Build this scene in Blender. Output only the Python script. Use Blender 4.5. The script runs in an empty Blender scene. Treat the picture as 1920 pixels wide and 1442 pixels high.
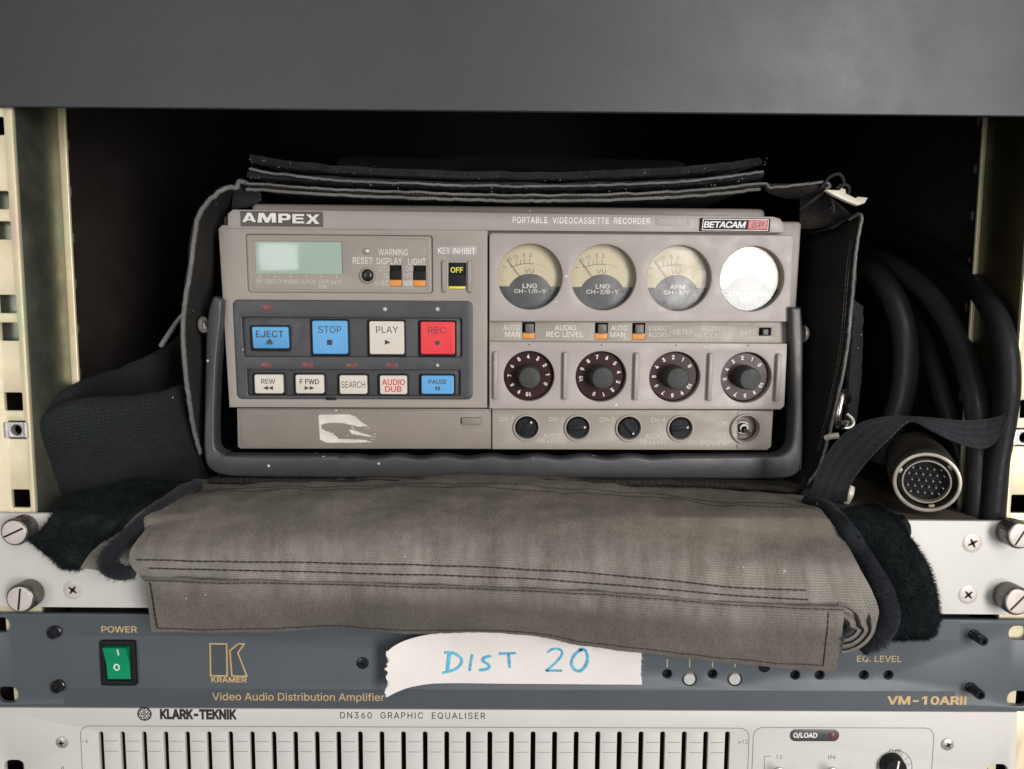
import bpy, bmesh, math, random
import numpy as np
from mathutils import Vector, Matrix, noise
from mathutils.geometry import delaunay_2d_cdt
random.seed(7)
sc = bpy.context.scene
COL = sc.collection
MM = 0.001

# ------------------------------------------------------------------ camera
F_PX = 1390.0
CAM = Vector((-5.4655, -335.909, 97.13))            # millimetres
PITCH, YAW, ROLL = math.radians(5.691), math.radians(0.1195), math.radians(0.342)
cp, sp, cw, sw = math.cos(PITCH), math.sin(PITCH), math.cos(YAW), math.sin(YAW)
FWD = Vector((sw * cp, cw * cp, -sp))
_r = Vector((cw, -sw, 0)); _u = _r.cross(FWD)
RIGHT = math.cos(ROLL) * _r + math.sin(ROLL) * _u
UP = -math.sin(ROLL) * _r + math.cos(ROLL) * _u
cam_data = bpy.data.cameras.new("camera")
cam = bpy.data.objects.new("camera", cam_data); COL.objects.link(cam)
cam.matrix_world = Matrix(((RIGHT.x, UP.x, -FWD.x, CAM.x * MM), (RIGHT.y, UP.y, -FWD.y, CAM.y * MM),
                           (RIGHT.z, UP.z, -FWD.z, CAM.z * MM), (0, 0, 0, 1)))
cam_data.sensor_width = 36.0
cam_data.lens = 36.0 * F_PX / 1920.0
cam_data.clip_start = 0.01; cam_data.clip_end = 50.0
cam_data.dof.use_dof = True
cam_data.dof.focus_distance = 0.385
cam_data.dof.aperture_fstop = 13.0
sc.camera = cam

# ------------------------------------------------------------------ light
world = bpy.data.worlds.new("World"); sc.world = world; world.use_nodes = True
world.node_tree.nodes["Background"].inputs[0].default_value = (1.0, 0.96, 0.93, 1)
world.node_tree.nodes["Background"].inputs[1].default_value = 0.08

def area(name, loc, target, sx, sy, radiance, color):
    d = bpy.data.lights.new(name, 'AREA'); d.shape = 'RECTANGLE'; d.size = sx; d.size_y = sy
    d.energy = radiance * sx * sy * math.pi          # radiance in W/sr/m2 -> emitted power
    d.color = color
    o = bpy.data.objects.new(name, d); COL.objects.link(o)
    o.location = loc
    o.rotation_euler = (Vector(target) - Vector(loc)).to_track_quat('-Z', 'Y').to_euler()
    return o
# the room's window, to the right behind the photographer (it mirrors in the fourth meter)
area("window_light", (0.785, -1.30, 0.17), (0.30, -0.1, 0.15), 0.40, 1.05, 19.0, (1.0, 0.965, 0.94))
# soft ceiling light of the room, above and behind the photographer
area("ceiling_light", (0.25, -1.25, 1.30), (0.0, 0.0, 0.05), 1.2, 0.7, 2.8, (1.0, 0.955, 0.91))
# weak fill lamp added at the left (it mirrors in the left half of the display)
area("left_fill_light", (-0.74, -1.36, 0.12), (-0.20, -0.1, 0.10), 0.58, 0.86, 3.2, (0.97, 0.98, 1.0))

sc.view_settings.view_transform = 'Standard'
sc.view_settings.look = 'None'
sc.view_settings.exposure = 0.0
sc.view_settings.gamma = 1.0
sc.view_settings.use_curve_mapping = False
sc.cycles.use_denoising = True
sc.cycles.max_bounces = 8
sc.cycles.transparent_max_bounces = 12
sc.cycles.caustics_reflective = False
sc.cycles.caustics_refractive = False

# ------------------------------------------------------------------ frames: pixel of the photo -> point on a real plane
def ray(px, py):
    return FWD * F_PX + RIGHT * (px - 960) + UP * (721 - py)

def at(px, py, Y):
    d = ray(px, py)
    return CAM + d * ((Y - CAM.y) / d.y)

class Frame:
    """A plane in the place: U to the right, V up, W out towards the room (mm)."""
    def __init__(s, O, yaw=0.0, tilt=0.0):
        y, t = math.radians(yaw), math.radians(tilt)
        s.O = Vector(O)
        s.U = Vector((math.cos(y), math.sin(y), 0))
        N = Vector((math.sin(y), -math.cos(y), 0))
        s.V = math.cos(t) * Vector((0, 0, 1)) + math.sin(t) * N
        s.W = s.U.cross(s.V)
    def p(s, px, py, w=0.0):
        d = ray(px, py)
        t = ((s.O + s.W * w - CAM).dot(s.W)) / d.dot(s.W)
        q = CAM + d * t - s.O
        return (q.dot(s.U), q.dot(s.V))
    def rect(s, x0, y0, x1, y1, w=0.0):
        xm, ym = (x0 + x1) / 2, (y0 + y1) / 2
        return (s.p(x0, ym, w)[0], s.p(xm, y1, w)[1], s.p(x1, ym, w)[0], s.p(xm, y0, w)[1])
    def r(s, px, py, rad, w=0.0):
        return abs(s.p(px + rad, py, w)[0] - s.p(px - rad, py, w)[0]) / 2
    def matrix(s):
        return Matrix(((s.U.x, s.V.x, s.W.x, s.O.x * MM), (s.U.y, s.V.y, s.W.y, s.O.y * MM),
                       (s.U.z, s.V.z, s.W.z, s.O.z * MM), (0, 0, 0, 1)))

# ------------------------------------------------------------------ things and parts
def thing(name, label, cat, frame=None, loc=None, group=None):
    o = bpy.data.objects.new(name, None); COL.objects.link(o)
    o.empty_display_size = 0.01
    if frame: o.matrix_world = frame.matrix()
    elif loc is not None: o.location = Vector(loc) * MM
    o["label"] = label; o["category"] = cat
    if group: o["group"] = group
    return o

class G:
    """Collects shapes (mm, local) into one mesh."""
    def __init__(s):
        s.v, s.f, s.m, s.uv = [], [], [], {}
    def add(s, verts, faces, mi=0, uvs=None):
        b = len(s.v)
        s.v += [tuple(v) for v in verts]
        for k, f in enumerate(faces):
            if uvs: s.uv[len(s.f)] = uvs[k]
            s.f.append(tuple(i + b for i in f)); s.m.append(mi)
        return s
    def addbm(s, bm, mi=0):
        bm.verts.ensure_lookup_table(); bm.verts.index_update()
        s.add([v.co[:] for v in bm.verts], [[v.index for v in f.verts] for f in bm.faces], mi); bm.free(); return s
    def addme(s, me, mi=0, M=None):
        vs = [(M @ v.co if M else v.co)[:] for v in me.vertices]
        s.add(vs, [list(p.vertices) for p in me.polygons], mi); return s

def part(name, g, mats, parent, off=(0, 0, 0), smooth=40, weld=True):
    me = bpy.data.meshes.new(name)
    ox, oy, oz = off
    me.from_pydata([((x - ox) * MM, (y - oy) * MM, (z - oz) * MM) for x, y, z in g.v], [], g.f)
    if not isinstance(mats, (list, tuple)): mats = [mats]
    for m in mats: me.materials.append(m)
    me.polygons.foreach_set("material_index", g.m)
    if g.uv:
        l = me.uv_layers.new(name="UVMap")
        for fi, uvs in g.uv.items():
            p = me.polygons[fi]
            for k, li in enumerate(p.loop_indices): l.data[li].uv = uvs[k]
    if smooth:
        bm = bmesh.new(); bm.from_mesh(me)
        if weld: bmesh.ops.remove_doubles(bm, verts=bm.verts, dist=2e-6)
        for f in bm.faces: f.smooth = True
        th = math.radians(smooth)
        for e in bm.edges:
            if len(e.link_faces) == 2:
                e.smooth = e.calc_face_angle(0) < th
        bm.to_mesh(me); bm.free()
    o = bpy.data.objects.new(name, me); COL.objects.link(o)
    if parent: o.parent = parent
    return o

# ------------------------------------------------------------------ shapes
def box(u0, v0, u1, v1, w0, w1, bev=0.3, seg=2):
    bm = bmesh.new(); bmesh.ops.create_cube(bm, size=1)
    for v in bm.verts:
        v.co = Vector(((u0 + u1) / 2 + v.co.x * (u1 - u0), (v0 + v1) / 2 + v.co.y * (v1 - v0), (w0 + w1) / 2 + v.co.z * (w1 - w0)))
    if bev: bmesh.ops.bevel(bm, geom=bm.edges[:], offset=bev, segments=seg, affect='EDGES', profile=0.5)
    return bm

def rrect(u0, v0, u1, v1, r, n=5):
    o = []
    for cx_, cy_, a in ((u1 - r, v1 - r, 0), (u0 + r, v1 - r, 90), (u0 + r, v0 + r, 180), (u1 - r, v0 + r, 270)):
        for k in range(n + 1):
            t = math.radians(a + 90 * k / n); o.append((cx_ + r * math.cos(t), cy_ + r * math.sin(t)))
    return o

def circ(c, r, n=56):
    return [(c[0] + r * math.cos(2 * math.pi * k / n), c[1] + r * math.sin(2 * math.pi * k / n)) for k in range(n)]

def plate(outline, holes, w0, w1, bev=0.2, res=2):
    """Flat sheet with holes and rounded edges -> temporary mesh."""
    bev = min(bev, (w1 - w0) / 2 * 0.98)
    loops = []
    for k, L_ in enumerate([outline] + list(holes)):
        P = []
        for q in L_:
            q = Vector((q[0], q[1]))
            if not P or (q - P[-1]).length > 1e-4: P.append(q)
        if (P[0] - P[-1]).length < 1e-4: P.pop()
        ar = sum(P[i - 1].x * P[i].y - P[i].x * P[i - 1].y for i in range(len(P)))
        if (ar > 0) != (k == 0): P.reverse()              # outer anticlockwise, holes clockwise: material on the left
        n = len(P); O = []
        for i in range(n):
            d1 = (P[i] - P[i - 1]).normalized(); d2 = (P[(i + 1) % n] - P[i]).normalized()
            n1, n2 = Vector((-d1.y, d1.x)), Vector((-d2.y, d2.x)); mm = n1 + n2
            mm = mm.normalized() if mm.length > 1e-6 else n1
            O.append(mm / max(mm.dot(n1), .5))
        loops.append((P, O))
    prof = []
    for k in range(res + 1):
        a = math.pi / 2 * k / res
        prof.append((bev * (1 - math.sin(a)), w1 - bev + bev * math.cos(a)))
    prof = prof + [(o, w0 + w1 - w) for o, w in reversed(prof)]
    V, Fc = [], []; fr, bk = [], []
    for P, O in loops:
        n = len(P); b = len(V)
        for o, w in prof:
            V += [(p.x + q.x * o, p.y + q.y * o, w) for p, q in zip(P, O)]
        for r in range(len(prof) - 1):
            for i in range(n):
                i2 = (i + 1) % n
                Fc.append((b + r * n + i, b + (r + 1) * n + i, b + (r + 1) * n + i2, b + r * n + i2))
        fr.append([b + i for i in range(n)]); bk.append([b + (len(prof) - 1) * n + i for i in range(n)])
    ids = [i for l in fr for i in l]; back = {a: c for l, k in zip(fr, bk) for a, c in zip(l, k)}
    pos = {a: k for k, a in enumerate(ids)}
    co = [Vector(V[i][:2]) for i in ids]
    ed = [(pos[l[i - 1]], pos[l[i]]) for l in fr for i in range(len(l))]
    vo, _, fo_, vi, _, _ = delaunay_2d_cdt(co, ed, [], 0, 1e-7)
    segs = [(co[a], co[c]) for a, c in ed]
    for f in fo_:
        cx_ = sum(vo[i].x for i in f) / len(f); cy_ = sum(vo[i].y for i in f) / len(f); odd = False
        for a, c in segs:
            if (a.y > cy_) != (c.y > cy_) and cx_ < (c.x - a.x) * (cy_ - a.y) / (c.y - a.y) + a.x: odd = not odd
        if not odd or any(not vi[i] for i in f): continue
        t = [ids[vi[i][0]] for i in f]
        ar = sum(vo[f[i - 1]].x * vo[f[i]].y - vo[f[i]].x * vo[f[i - 1]].y for i in range(len(f)))
        if ar < 0: t.reverse()
        Fc.append(tuple(t)); Fc.append(tuple(back[i] for i in reversed(t)))
    me = bpy.data.meshes.new("tmp"); me.from_pydata(V, [], Fc); return me

def lathe(prof, c=(0, 0), n=48, cap=True):
    """prof: (radius, w) from bottom/outside to top/centre."""
    V, Fc = [], []
    for r, w in prof:
        for k in range(n):
            a = 2 * math.pi * k / n; V.append((c[0] + r * math.cos(a), c[1] + r * math.sin(a), w))
    for i in range(len(prof) - 1):
        for k in range(n):
            k2 = (k + 1) % n
            Fc.append((i * n + k, i * n + k2, (i + 1) * n + k2, (i + 1) * n + k))
    if cap:
        Fc.append(tuple((len(prof) - 1) * n + k for k in range(n)))
    return V, Fc

def crom(P, t):
    """Catmull-Rom through a list of equal-length tuples, t in 0..len-1"""
    n = len(P); i = min(int(t), n - 2); f = t - i
    p0, p1, p2, p3 = P[max(i - 1, 0)], P[i], P[i + 1], P[min(i + 2, n - 1)]
    return tuple(0.5 * ((2 * b) + (c - a) * f + (2 * a - 5 * b + 4 * c - d) * f * f + (3 * b - a - 3 * c + d) * f ** 3)
                 for a, b, c, d in zip(p0, p1, p2, p3))

def smooth_path(P, n):
    return [crom(P, (len(P) - 1) * k / (n - 1)) for k in range(n)]

def tube(pts, r, n=12, cap=True):
    """pts: list of 3-D points, r: radius or list."""
    pts = [Vector(p) for p in pts]; m = len(pts)
    V, Fc = [], []
    nrm = None
    for i, p in enumerate(pts):
        t = (pts[min(i + 1, m - 1)] - pts[max(i - 1, 0)]).normalized()
        if nrm is None:
            nrm = t.orthogonal().normalized()
        nrm = (nrm - t * nrm.dot(t)).normalized(); bi = t.cross(nrm)
        rr = r[i] if isinstance(r, (list, tuple)) else r
        for k in range(n):
            a = 2 * math.pi * k / n
            V.append(p + nrm * math.cos(a) * rr + bi * math.sin(a) * rr)
    for i in range(m - 1):
        for k in range(n):
            k2 = (k + 1) % n
            Fc.append((i * n + k, i * n + k2, (i + 1) * n + k2, (i + 1) * n + k))
    if cap:
        Fc.append(tuple(reversed(range(n)))); Fc.append(tuple((m - 1) * n + k for k in range(n)))
    return V, Fc

class Sheet:
    """Cloth through rows of control points (x, y, z)."""
    def __init__(s, rows):
        s.rows = [[tuple(q) for q in r] for r in rows]
    def E(s, a, b):
        col = [crom(r, a * (len(r) - 1)) for r in s.rows]
        return Vector(crom(col, b * (len(s.rows) - 1)))
    def N(s, a, b):
        e = 1e-3
        du = s.E(min(a + e, 1), b) - s.E(max(a - e, 0), b); dv = s.E(a, min(b + e, 1)) - s.E(a, max(b - e, 0))
        return dv.cross(du).normalized()
    def mesh(s, nu, nv, thick=0.8, wr=0.0, wscale=0.03, seed=0, flip=False, fray=0.0, on_unit=False):
        P = []
        for j in range(nv + 1):
            for i in range(nu + 1):
                a, b = i / nu, j / nv
                q = s.E(a, b)
                if wr or fray:
                    n_ = s.N(a, b)
                    q = q + n_ * wr * noise.fractal(q * wscale + Vector((seed, seed * 2, 0)), 1.0, 2.0, 3)
                    if fray and (i in (0, nu) or j in (0, nv)):
                        q = q + Vector((random.uniform(-1, 1), random.uniform(-1, 1), random.uniform(-1, 1))) * fray
                P.append(q)
        W = nu + 1
        if on_unit:                                        # cloth never sinks into the unit it lies on, and bends over its edge
            need = []
            for p in P:
                d = (CAM - p).normalized(); k = 0.0; q = p
                while q.z < 4.2 and q.y > -7 and k < 70: k += .2; q = p + d * k
                need.append(k)
            T = list(need)
            for it in range(130):
                T = [max(need[j * W + i], (T[max(j - 1, 0) * W + i] + T[j * W + i] + T[min(j + 1, nv) * W + i] + T[j * W + max(i - 1, 0)] + T[j * W + min(i + 1, nu)]) / 5) for j in range(nv + 1) for i in range(W)]
            P = [p + (CAM - p).normalized() * t for p, t in zip(P, T)]
        nr = []
        for j in range(nv + 1):
            for i in range(nu + 1):
                du = P[j * W + min(i + 1, nu)] - P[j * W + max(i - 1, 0)]; dv = P[min(j + 1, nv) * W + i] - P[max(j - 1, 0) * W + i]
                n_ = dv.cross(du)
                nr.append(n_.normalized() if n_.length > 1e-9 else Vector((0, -1, 0)))
        sg = 1
        if sum(n_.dot(CAM - p) for p, n_ in zip(P, nr)) < 0: nr = [-n_ for n_ in nr]
        if flip: sg = -1
        V = P + [p - n_ * thick * sg for p, n_ in zip(P, nr)]
        K = len(P)
        ul = [0.0]
        mid = (nv // 2) * W
        for i in range(nu): ul.append(ul[-1] + (P[mid + i + 1] - P[mid + i]).length)
        vl = [0.0]
        for j in range(nv): vl.append(vl[-1] + (P[(j + 1) * W + nu // 2] - P[j * W + nu // 2]).length)
        Fc, U = [], []
        for j in range(nv):
            for i in range(nu):
                q = [(i, j), (i, j + 1), (i + 1, j + 1), (i + 1, j)]
                uv = [(ul[x], vl[y]) for x, y in q]
                ids = [y * W + x for x, y in q]
                Fc.append(tuple(ids)); U.append(uv)
                Fc.append(tuple(K + k for k in reversed(ids))); U.append(list(reversed(uv)))
        def rim(lst, uvs):
            for k in range(len(lst) - 1):
                a, b = lst[k], lst[k + 1]
                Fc.append((a, b, b + K, a + K)); U.append([uvs[k], uvs[k + 1], uvs[k + 1], uvs[k]])
        rim([i for i in range(W)], [(ul[i], 0) for i in range(W)])
        rim([nv * W + i for i in reversed(range(W))], [(ul[i], vl[-1]) for i in reversed(range(W))])
        rim([j * W for j in reversed(range(nv + 1))], [(0, vl[j]) for j in reversed(range(nv + 1))])
        rim([j * W + nu for j in range(nv + 1)], [(ul[-1], vl[j]) for j in range(nv + 1)])
        s.P, s.nr, s.nu, s.nv = P, nr, nu, nv
        return V, Fc, 0, U
    def surf(s, a, b, lift=0.0):
        i = min(max(a * s.nu, 0), s.nu - 1e-6); j = min(max(b * s.nv, 0), s.nv - 1e-6)
        i0, j0 = int(i), int(j); fi, fj = i - i0, j - j0; W = s.nu + 1
        def mix(A):
            return (A[j0 * W + i0] * (1 - fi) + A[j0 * W + i0 + 1] * fi) * (1 - fj) + (A[(j0 + 1) * W + i0] * (1 - fi) + A[(j0 + 1) * W + i0 + 1] * fi) * fj
        return mix(s.P) + mix(s.nr).normalized() * lift

def stitches(g, pts, r=0.22, stitch=3.0, gap=0.12, mi=0):
    """thread along a polyline: short runs of tube dipping into the cloth at each end"""
    pts = [Vector(p) for p in pts]
    L = [0.0]
    for a, b in zip(pts, pts[1:]): L.append(L[-1] + (b - a).length)
    def ev(s):
        s = min(max(s, 0), L[-1]); k = 0
        while k < len(L) - 2 and L[k + 1] < s: k += 1
        return pts[k].lerp(pts[k + 1], (s - L[k]) / max(L[k + 1] - L[k], 1e-9))
    s = 0.0
    while s < L[-1] - 0.3:
        e = min(s + stitch, L[-1])
        g.add(*tube([ev(s), ev(s + (e - s) * .33), ev(s + (e - s) * .66), ev(e)], [r * .55, r, r, r * .55], 5), mi)
        s = e + gap

import os
FONT = None                                   # Blender's own grotesque face, its built-in one otherwise
try:
    FONT = bpy.data.fonts.load(os.path.join(bpy.utils.system_resource('DATAFILES', path='fonts'), 'Inter.woff2'))
except Exception:
    FONT = None
def text_mesh(body, weight=0.0, shear=0.0, space=1.0):
    """letter outlines, thickened by weight, filled by winding number (outlines of a face may overlap)"""
    cu = bpy.data.curves.new("tmp", 'FONT'); cu.body = body.replace("I", "\u0399") if FONT else body; cu.size = 1.0   # the plain-stemmed capital
    if FONT: cu.font = FONT
    cu.shear = shear; cu.space_character = space; cu.resolution_u = 3; cu.fill_mode = 'NONE'
    o = bpy.data.objects.new("tmp", cu)
    wire = bpy.data.meshes.new_from_object(o)
    bpy.data.objects.remove(o); bpy.data.curves.remove(cu)
    nb = {}
    for e in wire.edges:
        a, b = e.vertices; nb.setdefault(a, []).append(b); nb.setdefault(b, []).append(a)
    seen, loops = set(), []
    for a in range(len(wire.vertices)):                    # vertices of one outline follow each other
        if a in seen or len(nb.get(a, ())) < 2: continue
        L_ = [a]; seen.add(a); cur = a
        while True:
            nx = [b for b in nb[cur] if b not in seen]
            if not nx: break
            cur = min(nx); seen.add(cur); L_.append(cur)
        P = []
        for k in L_:
            q = Vector(wire.vertices[k].co[:2])
            if not P or (q - P[-1]).length > 1e-5: P.append(q)
        if len(P) > 2 and (P[0] - P[-1]).length < 1e-5: P.pop()
        ys = [q.y for q in P]; xs = [q.x for q in P]
        if FONT and len(P) == 4 and max(ys) - min(ys) < .07 and abs(min(ys)) < .01 and .29 < max(xs) - min(xs) < .33: continue   # foot bar of the figure 1
        if len(P) > 2: loops.append(P)
    bpy.data.meshes.remove(wire)
    area_ = lambda P: sum(P[i - 1].x * P[i].y - P[i].x * P[i - 1].y for i in range(len(P)))
    sgn = 1 if max((area_(P) for P in loops), key=abs) > 0 else -1
    co, ed = [], []
    for P in loops:
        n = len(P); b = len(co)
        for i in range(n):
            d1 = (P[i] - P[i - 1]).normalized(); d2 = (P[(i + 1) % n] - P[i]).normalized()
            n1, n2 = Vector((d1.y, -d1.x)), Vector((d2.y, -d2.x)); mm = n1 + n2
            mm = mm.normalized() if mm.length > 1e-6 else n1
            co.append(P[i] + mm * (sgn * weight / max(mm.dot(n1), .6)))
            ed.append((b + i, b + (i + 1) % n))
    vo, _, fo_, _, _, _ = delaunay_2d_cdt(co, ed, [], 0, 1e-6)
    vx = np.array([v[:] for v in vo]); tr = np.array([f[:3] for f in fo_])
    cen = vx[tr].mean(axis=1)
    A_ = np.array([co[a][:] for a, b in ed]); B_ = np.array([co[b][:] for a, b in ed])
    cx_, cy_ = cen[:, :1], cen[:, 1:]
    side = (B_[:, 0] - A_[:, 0]) * (cy_ - A_[:, 1]) - (cx_ - A_[:, 0]) * (B_[:, 1] - A_[:, 1])
    up = (A_[:, 1] <= cy_) & (B_[:, 1] > cy_) & (side > 0); dn = (A_[:, 1] > cy_) & (B_[:, 1] <= cy_) & (side < 0)
    wn = up.sum(axis=1) - dn.sum(axis=1)
    keep = tr[wn * sgn > 0]
    me = bpy.data.meshes.new("tmp"); used = sorted(set(keep.flatten().tolist())); ix = {k: i for i, k in enumerate(used)}
    out = []
    for f in keep:
        p = vx[f]; ccw = (p[1][0] - p[0][0]) * (p[2][1] - p[0][1]) - (p[2][0] - p[0][0]) * (p[1][1] - p[0][1]) > 0
        t = [ix[int(k)] for k in f]; out.append(t if ccw else t[::-1])
    me.from_pydata([(vx[k][0], vx[k][1], 0) for k in used], [], out); return me

def text(g, body, box4, w, weight=0.0, shear=0.0, space=1.0, mi=0, ext=0.0, rot=None):
    """lettering fitted to the rectangle u0,v0,u1,v1 at height w; ext > 0 gives raised letters"""
    me = text_mesh(body, weight, shear, space)
    xs = [v.co.x for v in me.vertices]; ys = [v.co.y for v in me.vertices]
    u0, v0, u1, v1 = box4
    sx = (u1 - u0) / (max(xs) - min(xs)); sy = (v1 - v0) / (max(ys) - min(ys))
    M = Matrix.Translation((u0 - min(xs) * sx, v0 - min(ys) * sy, w)) @ Matrix.Diagonal((sx, sy, 1, 1))
    if rot:
        c, a = rot
        M = Matrix.Translation((c[0], c[1], 0)) @ Matrix.Rotation(a, 4, 'Z') @ Matrix.Translation((-c[0], -c[1], 0)) @ M
    if ext:
        bm = bmesh.new(); bm.from_mesh(me); bmesh.ops.transform(bm, matrix=M, verts=bm.verts)
        r = bmesh.ops.extrude_face_region(bm, geom=bm.faces[:])
        bmesh.ops.translate(bm, vec=(0, 0, ext), verts=[v for v in r['geom'] if isinstance(v, bmesh.types.BMVert)])
        g.addbm(bm, mi)
    else:
        g.addme(me, mi, M)
    bpy.data.meshes.remove(me)

def poly(g, pts, w, mi=0):
    g.add([(x, y, w) for x, y in pts], [tuple(range(len(pts)))], mi)

def line(g, a, b, wd, w, mi=0):
    d = Vector((b[0] - a[0], b[1] - a[1])); n = Vector((-d.y, d.x)).normalized() * wd / 2
    poly(g, [(a[0] + n.x, a[1] + n.y), (a[0] - n.x, a[1] - n.y), (b[0] - n.x, b[1] - n.y), (b[0] + n.x, b[1] + n.y)], w, mi)

def polyline(g, pts, wd, w, mi=0, closed=False):
    """flat stroke of constant width with mitred joins"""
    n = len(pts); P = [Vector(p) for p in pts]; A, B = [], []
    for i in range(n):
        pr = P[i - 1] if (i > 0 or closed) else None; nx = P[(i + 1) % n] if (i < n - 1 or closed) else None
        d1 = (P[i] - pr).normalized() if pr is not None else (nx - P[i]).normalized()
        d2 = (nx - P[i]).normalized() if nx is not None else d1
        n1, n2 = Vector((-d1.y, d1.x)), Vector((-d2.y, d2.x)); m = (n1 + n2)
        m = m.normalized() if m.length > 1e-6 else n1
        k = wd / 2 / max(m.dot(n1), .3)
        A.append(P[i] + m * k); B.append(P[i] - m * k)
    V = [(q.x, q.y, w) for q in A + B]
    g.add(V, [(i, n + i, n + (i + 1) % n, (i + 1) % n) for i in range(n if closed else n - 1)], mi)

# ------------------------------------------------------------------ materials
def mat(name, col, rough=0.5, metal=0.0, var=0.12, vscale=60.0, bump=0.0, bscale=800.0, spec=0.5, rvar=0.1,
        specks=0.0, speck_col=(0.75, 0.73, 0.70), speck_scale=220.0, stain=None, emit=None, coat=0.0, sheen=0.0, coords='Object'):
    m = bpy.data.materials.new(name); m.use_nodes = True
    nt = m.node_tree; N, L = nt.nodes, nt.links; b = N["Principled BSDF"]
    tc = N.new("ShaderNodeTexCoord")
    def nz(scale, detail=4, rg=0.6):
        n = N.new("ShaderNodeTexNoise"); n.inputs["Scale"].default_value = scale; n.inputs["Detail"].default_value = detail
        n.inputs["Roughness"].default_value = rg; L.new(tc.outputs[coords], n.inputs["Vector"]); return n
    def mapr(src, a, bb, lo, hi):
        r = N.new("ShaderNodeMapRange"); r.inputs[1].default_value = a; r.inputs[2].default_value = bb
        r.inputs[3].default_value = lo; r.inputs[4].default_value = hi; L.new(src, r.inputs[0]); return r.outputs[0]
    n1 = nz(vscale)
    fac = mapr(n1.outputs["Fac"], 0.3, 0.7, 1 - var, 1 + var)
    mx = N.new("ShaderNodeMix"); mx.data_type = 'RGBA'; mx.blend_type = 'MULTIPLY'; mx.inputs[0].default_value = 1
    mx.inputs[6].default_value = (*col, 1); L.new(fac, mx.inputs[7])
    out = mx.outputs[2]
    if stain:
        scol, ssc, lo, hi = stain
        n3 = nz(ssc, 6, 0.65); f3 = mapr(n3.outputs["Fac"], lo, hi, 0, 1)
        m3 = N.new("ShaderNodeMix"); m3.data_type = 'RGBA'; L.new(f3, m3.inputs[0]); L.new(out, m3.inputs[6]); m3.inputs[7].default_value = (*scol, 1)
        out = m3.outputs[2]
    if specks:
        vo = N.new("ShaderNodeTexVoronoi"); vo.inputs["Scale"].default_value = speck_scale; L.new(tc.outputs[coords], vo.inputs["Vector"])
        near = mapr(vo.outputs["Distance"], 0.09, 0.14, 1, 0)
        sep = N.new("ShaderNodeSeparateColor"); L.new(vo.outputs["Color"], sep.inputs[0])
        pick = mapr(sep.outputs[0], 1 - specks, 1 - specks + 0.005, 0, 1)
        mul = N.new("ShaderNodeMath"); mul.operation = 'MULTIPLY'; L.new(near, mul.inputs[0]); L.new(pick, mul.inputs[1])
        m4 = N.new("ShaderNodeMix"); m4.data_type = 'RGBA'; L.new(mul.outputs[0], m4.inputs[0]); L.new(out, m4.inputs[6]); m4.inputs[7].default_value = (*speck_col, 1)
        out = m4.outputs[2]
    L.new(out, b.inputs["Base Color"])
    b.inputs["Metallic"].default_value = metal
    b.inputs["Specular IOR Level"].default_value = spec
    n2 = nz(vscale * 2.3)
    L.new(mapr(n2.outputs["Fac"], 0.3, 0.7, max(rough - rvar, .02), min(rough + rvar, 1)), b.inputs["Roughness"])
    if bump:
        n5 = nz(bscale, 2); bp = N.new("ShaderNodeBump"); bp.inputs["Strength"].default_value = bump; bp.inputs["Distance"].default_value = 0.0004
        L.new(n5.outputs["Fac"], bp.inputs["Height"]); L.new(bp.outputs[0], b.inputs["Normal"])
    if emit:
        b.inputs["Emission Color"].default_value = (*emit[0], 1); b.inputs["Emission Strength"].default_value = emit[1]
    b.inputs["Coat Weight"].default_value = coat
    b.inputs["Coat Roughness"].default_value = 0.08
    b.inputs["Sheen Weight"].default_value = sheen
    return m

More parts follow.
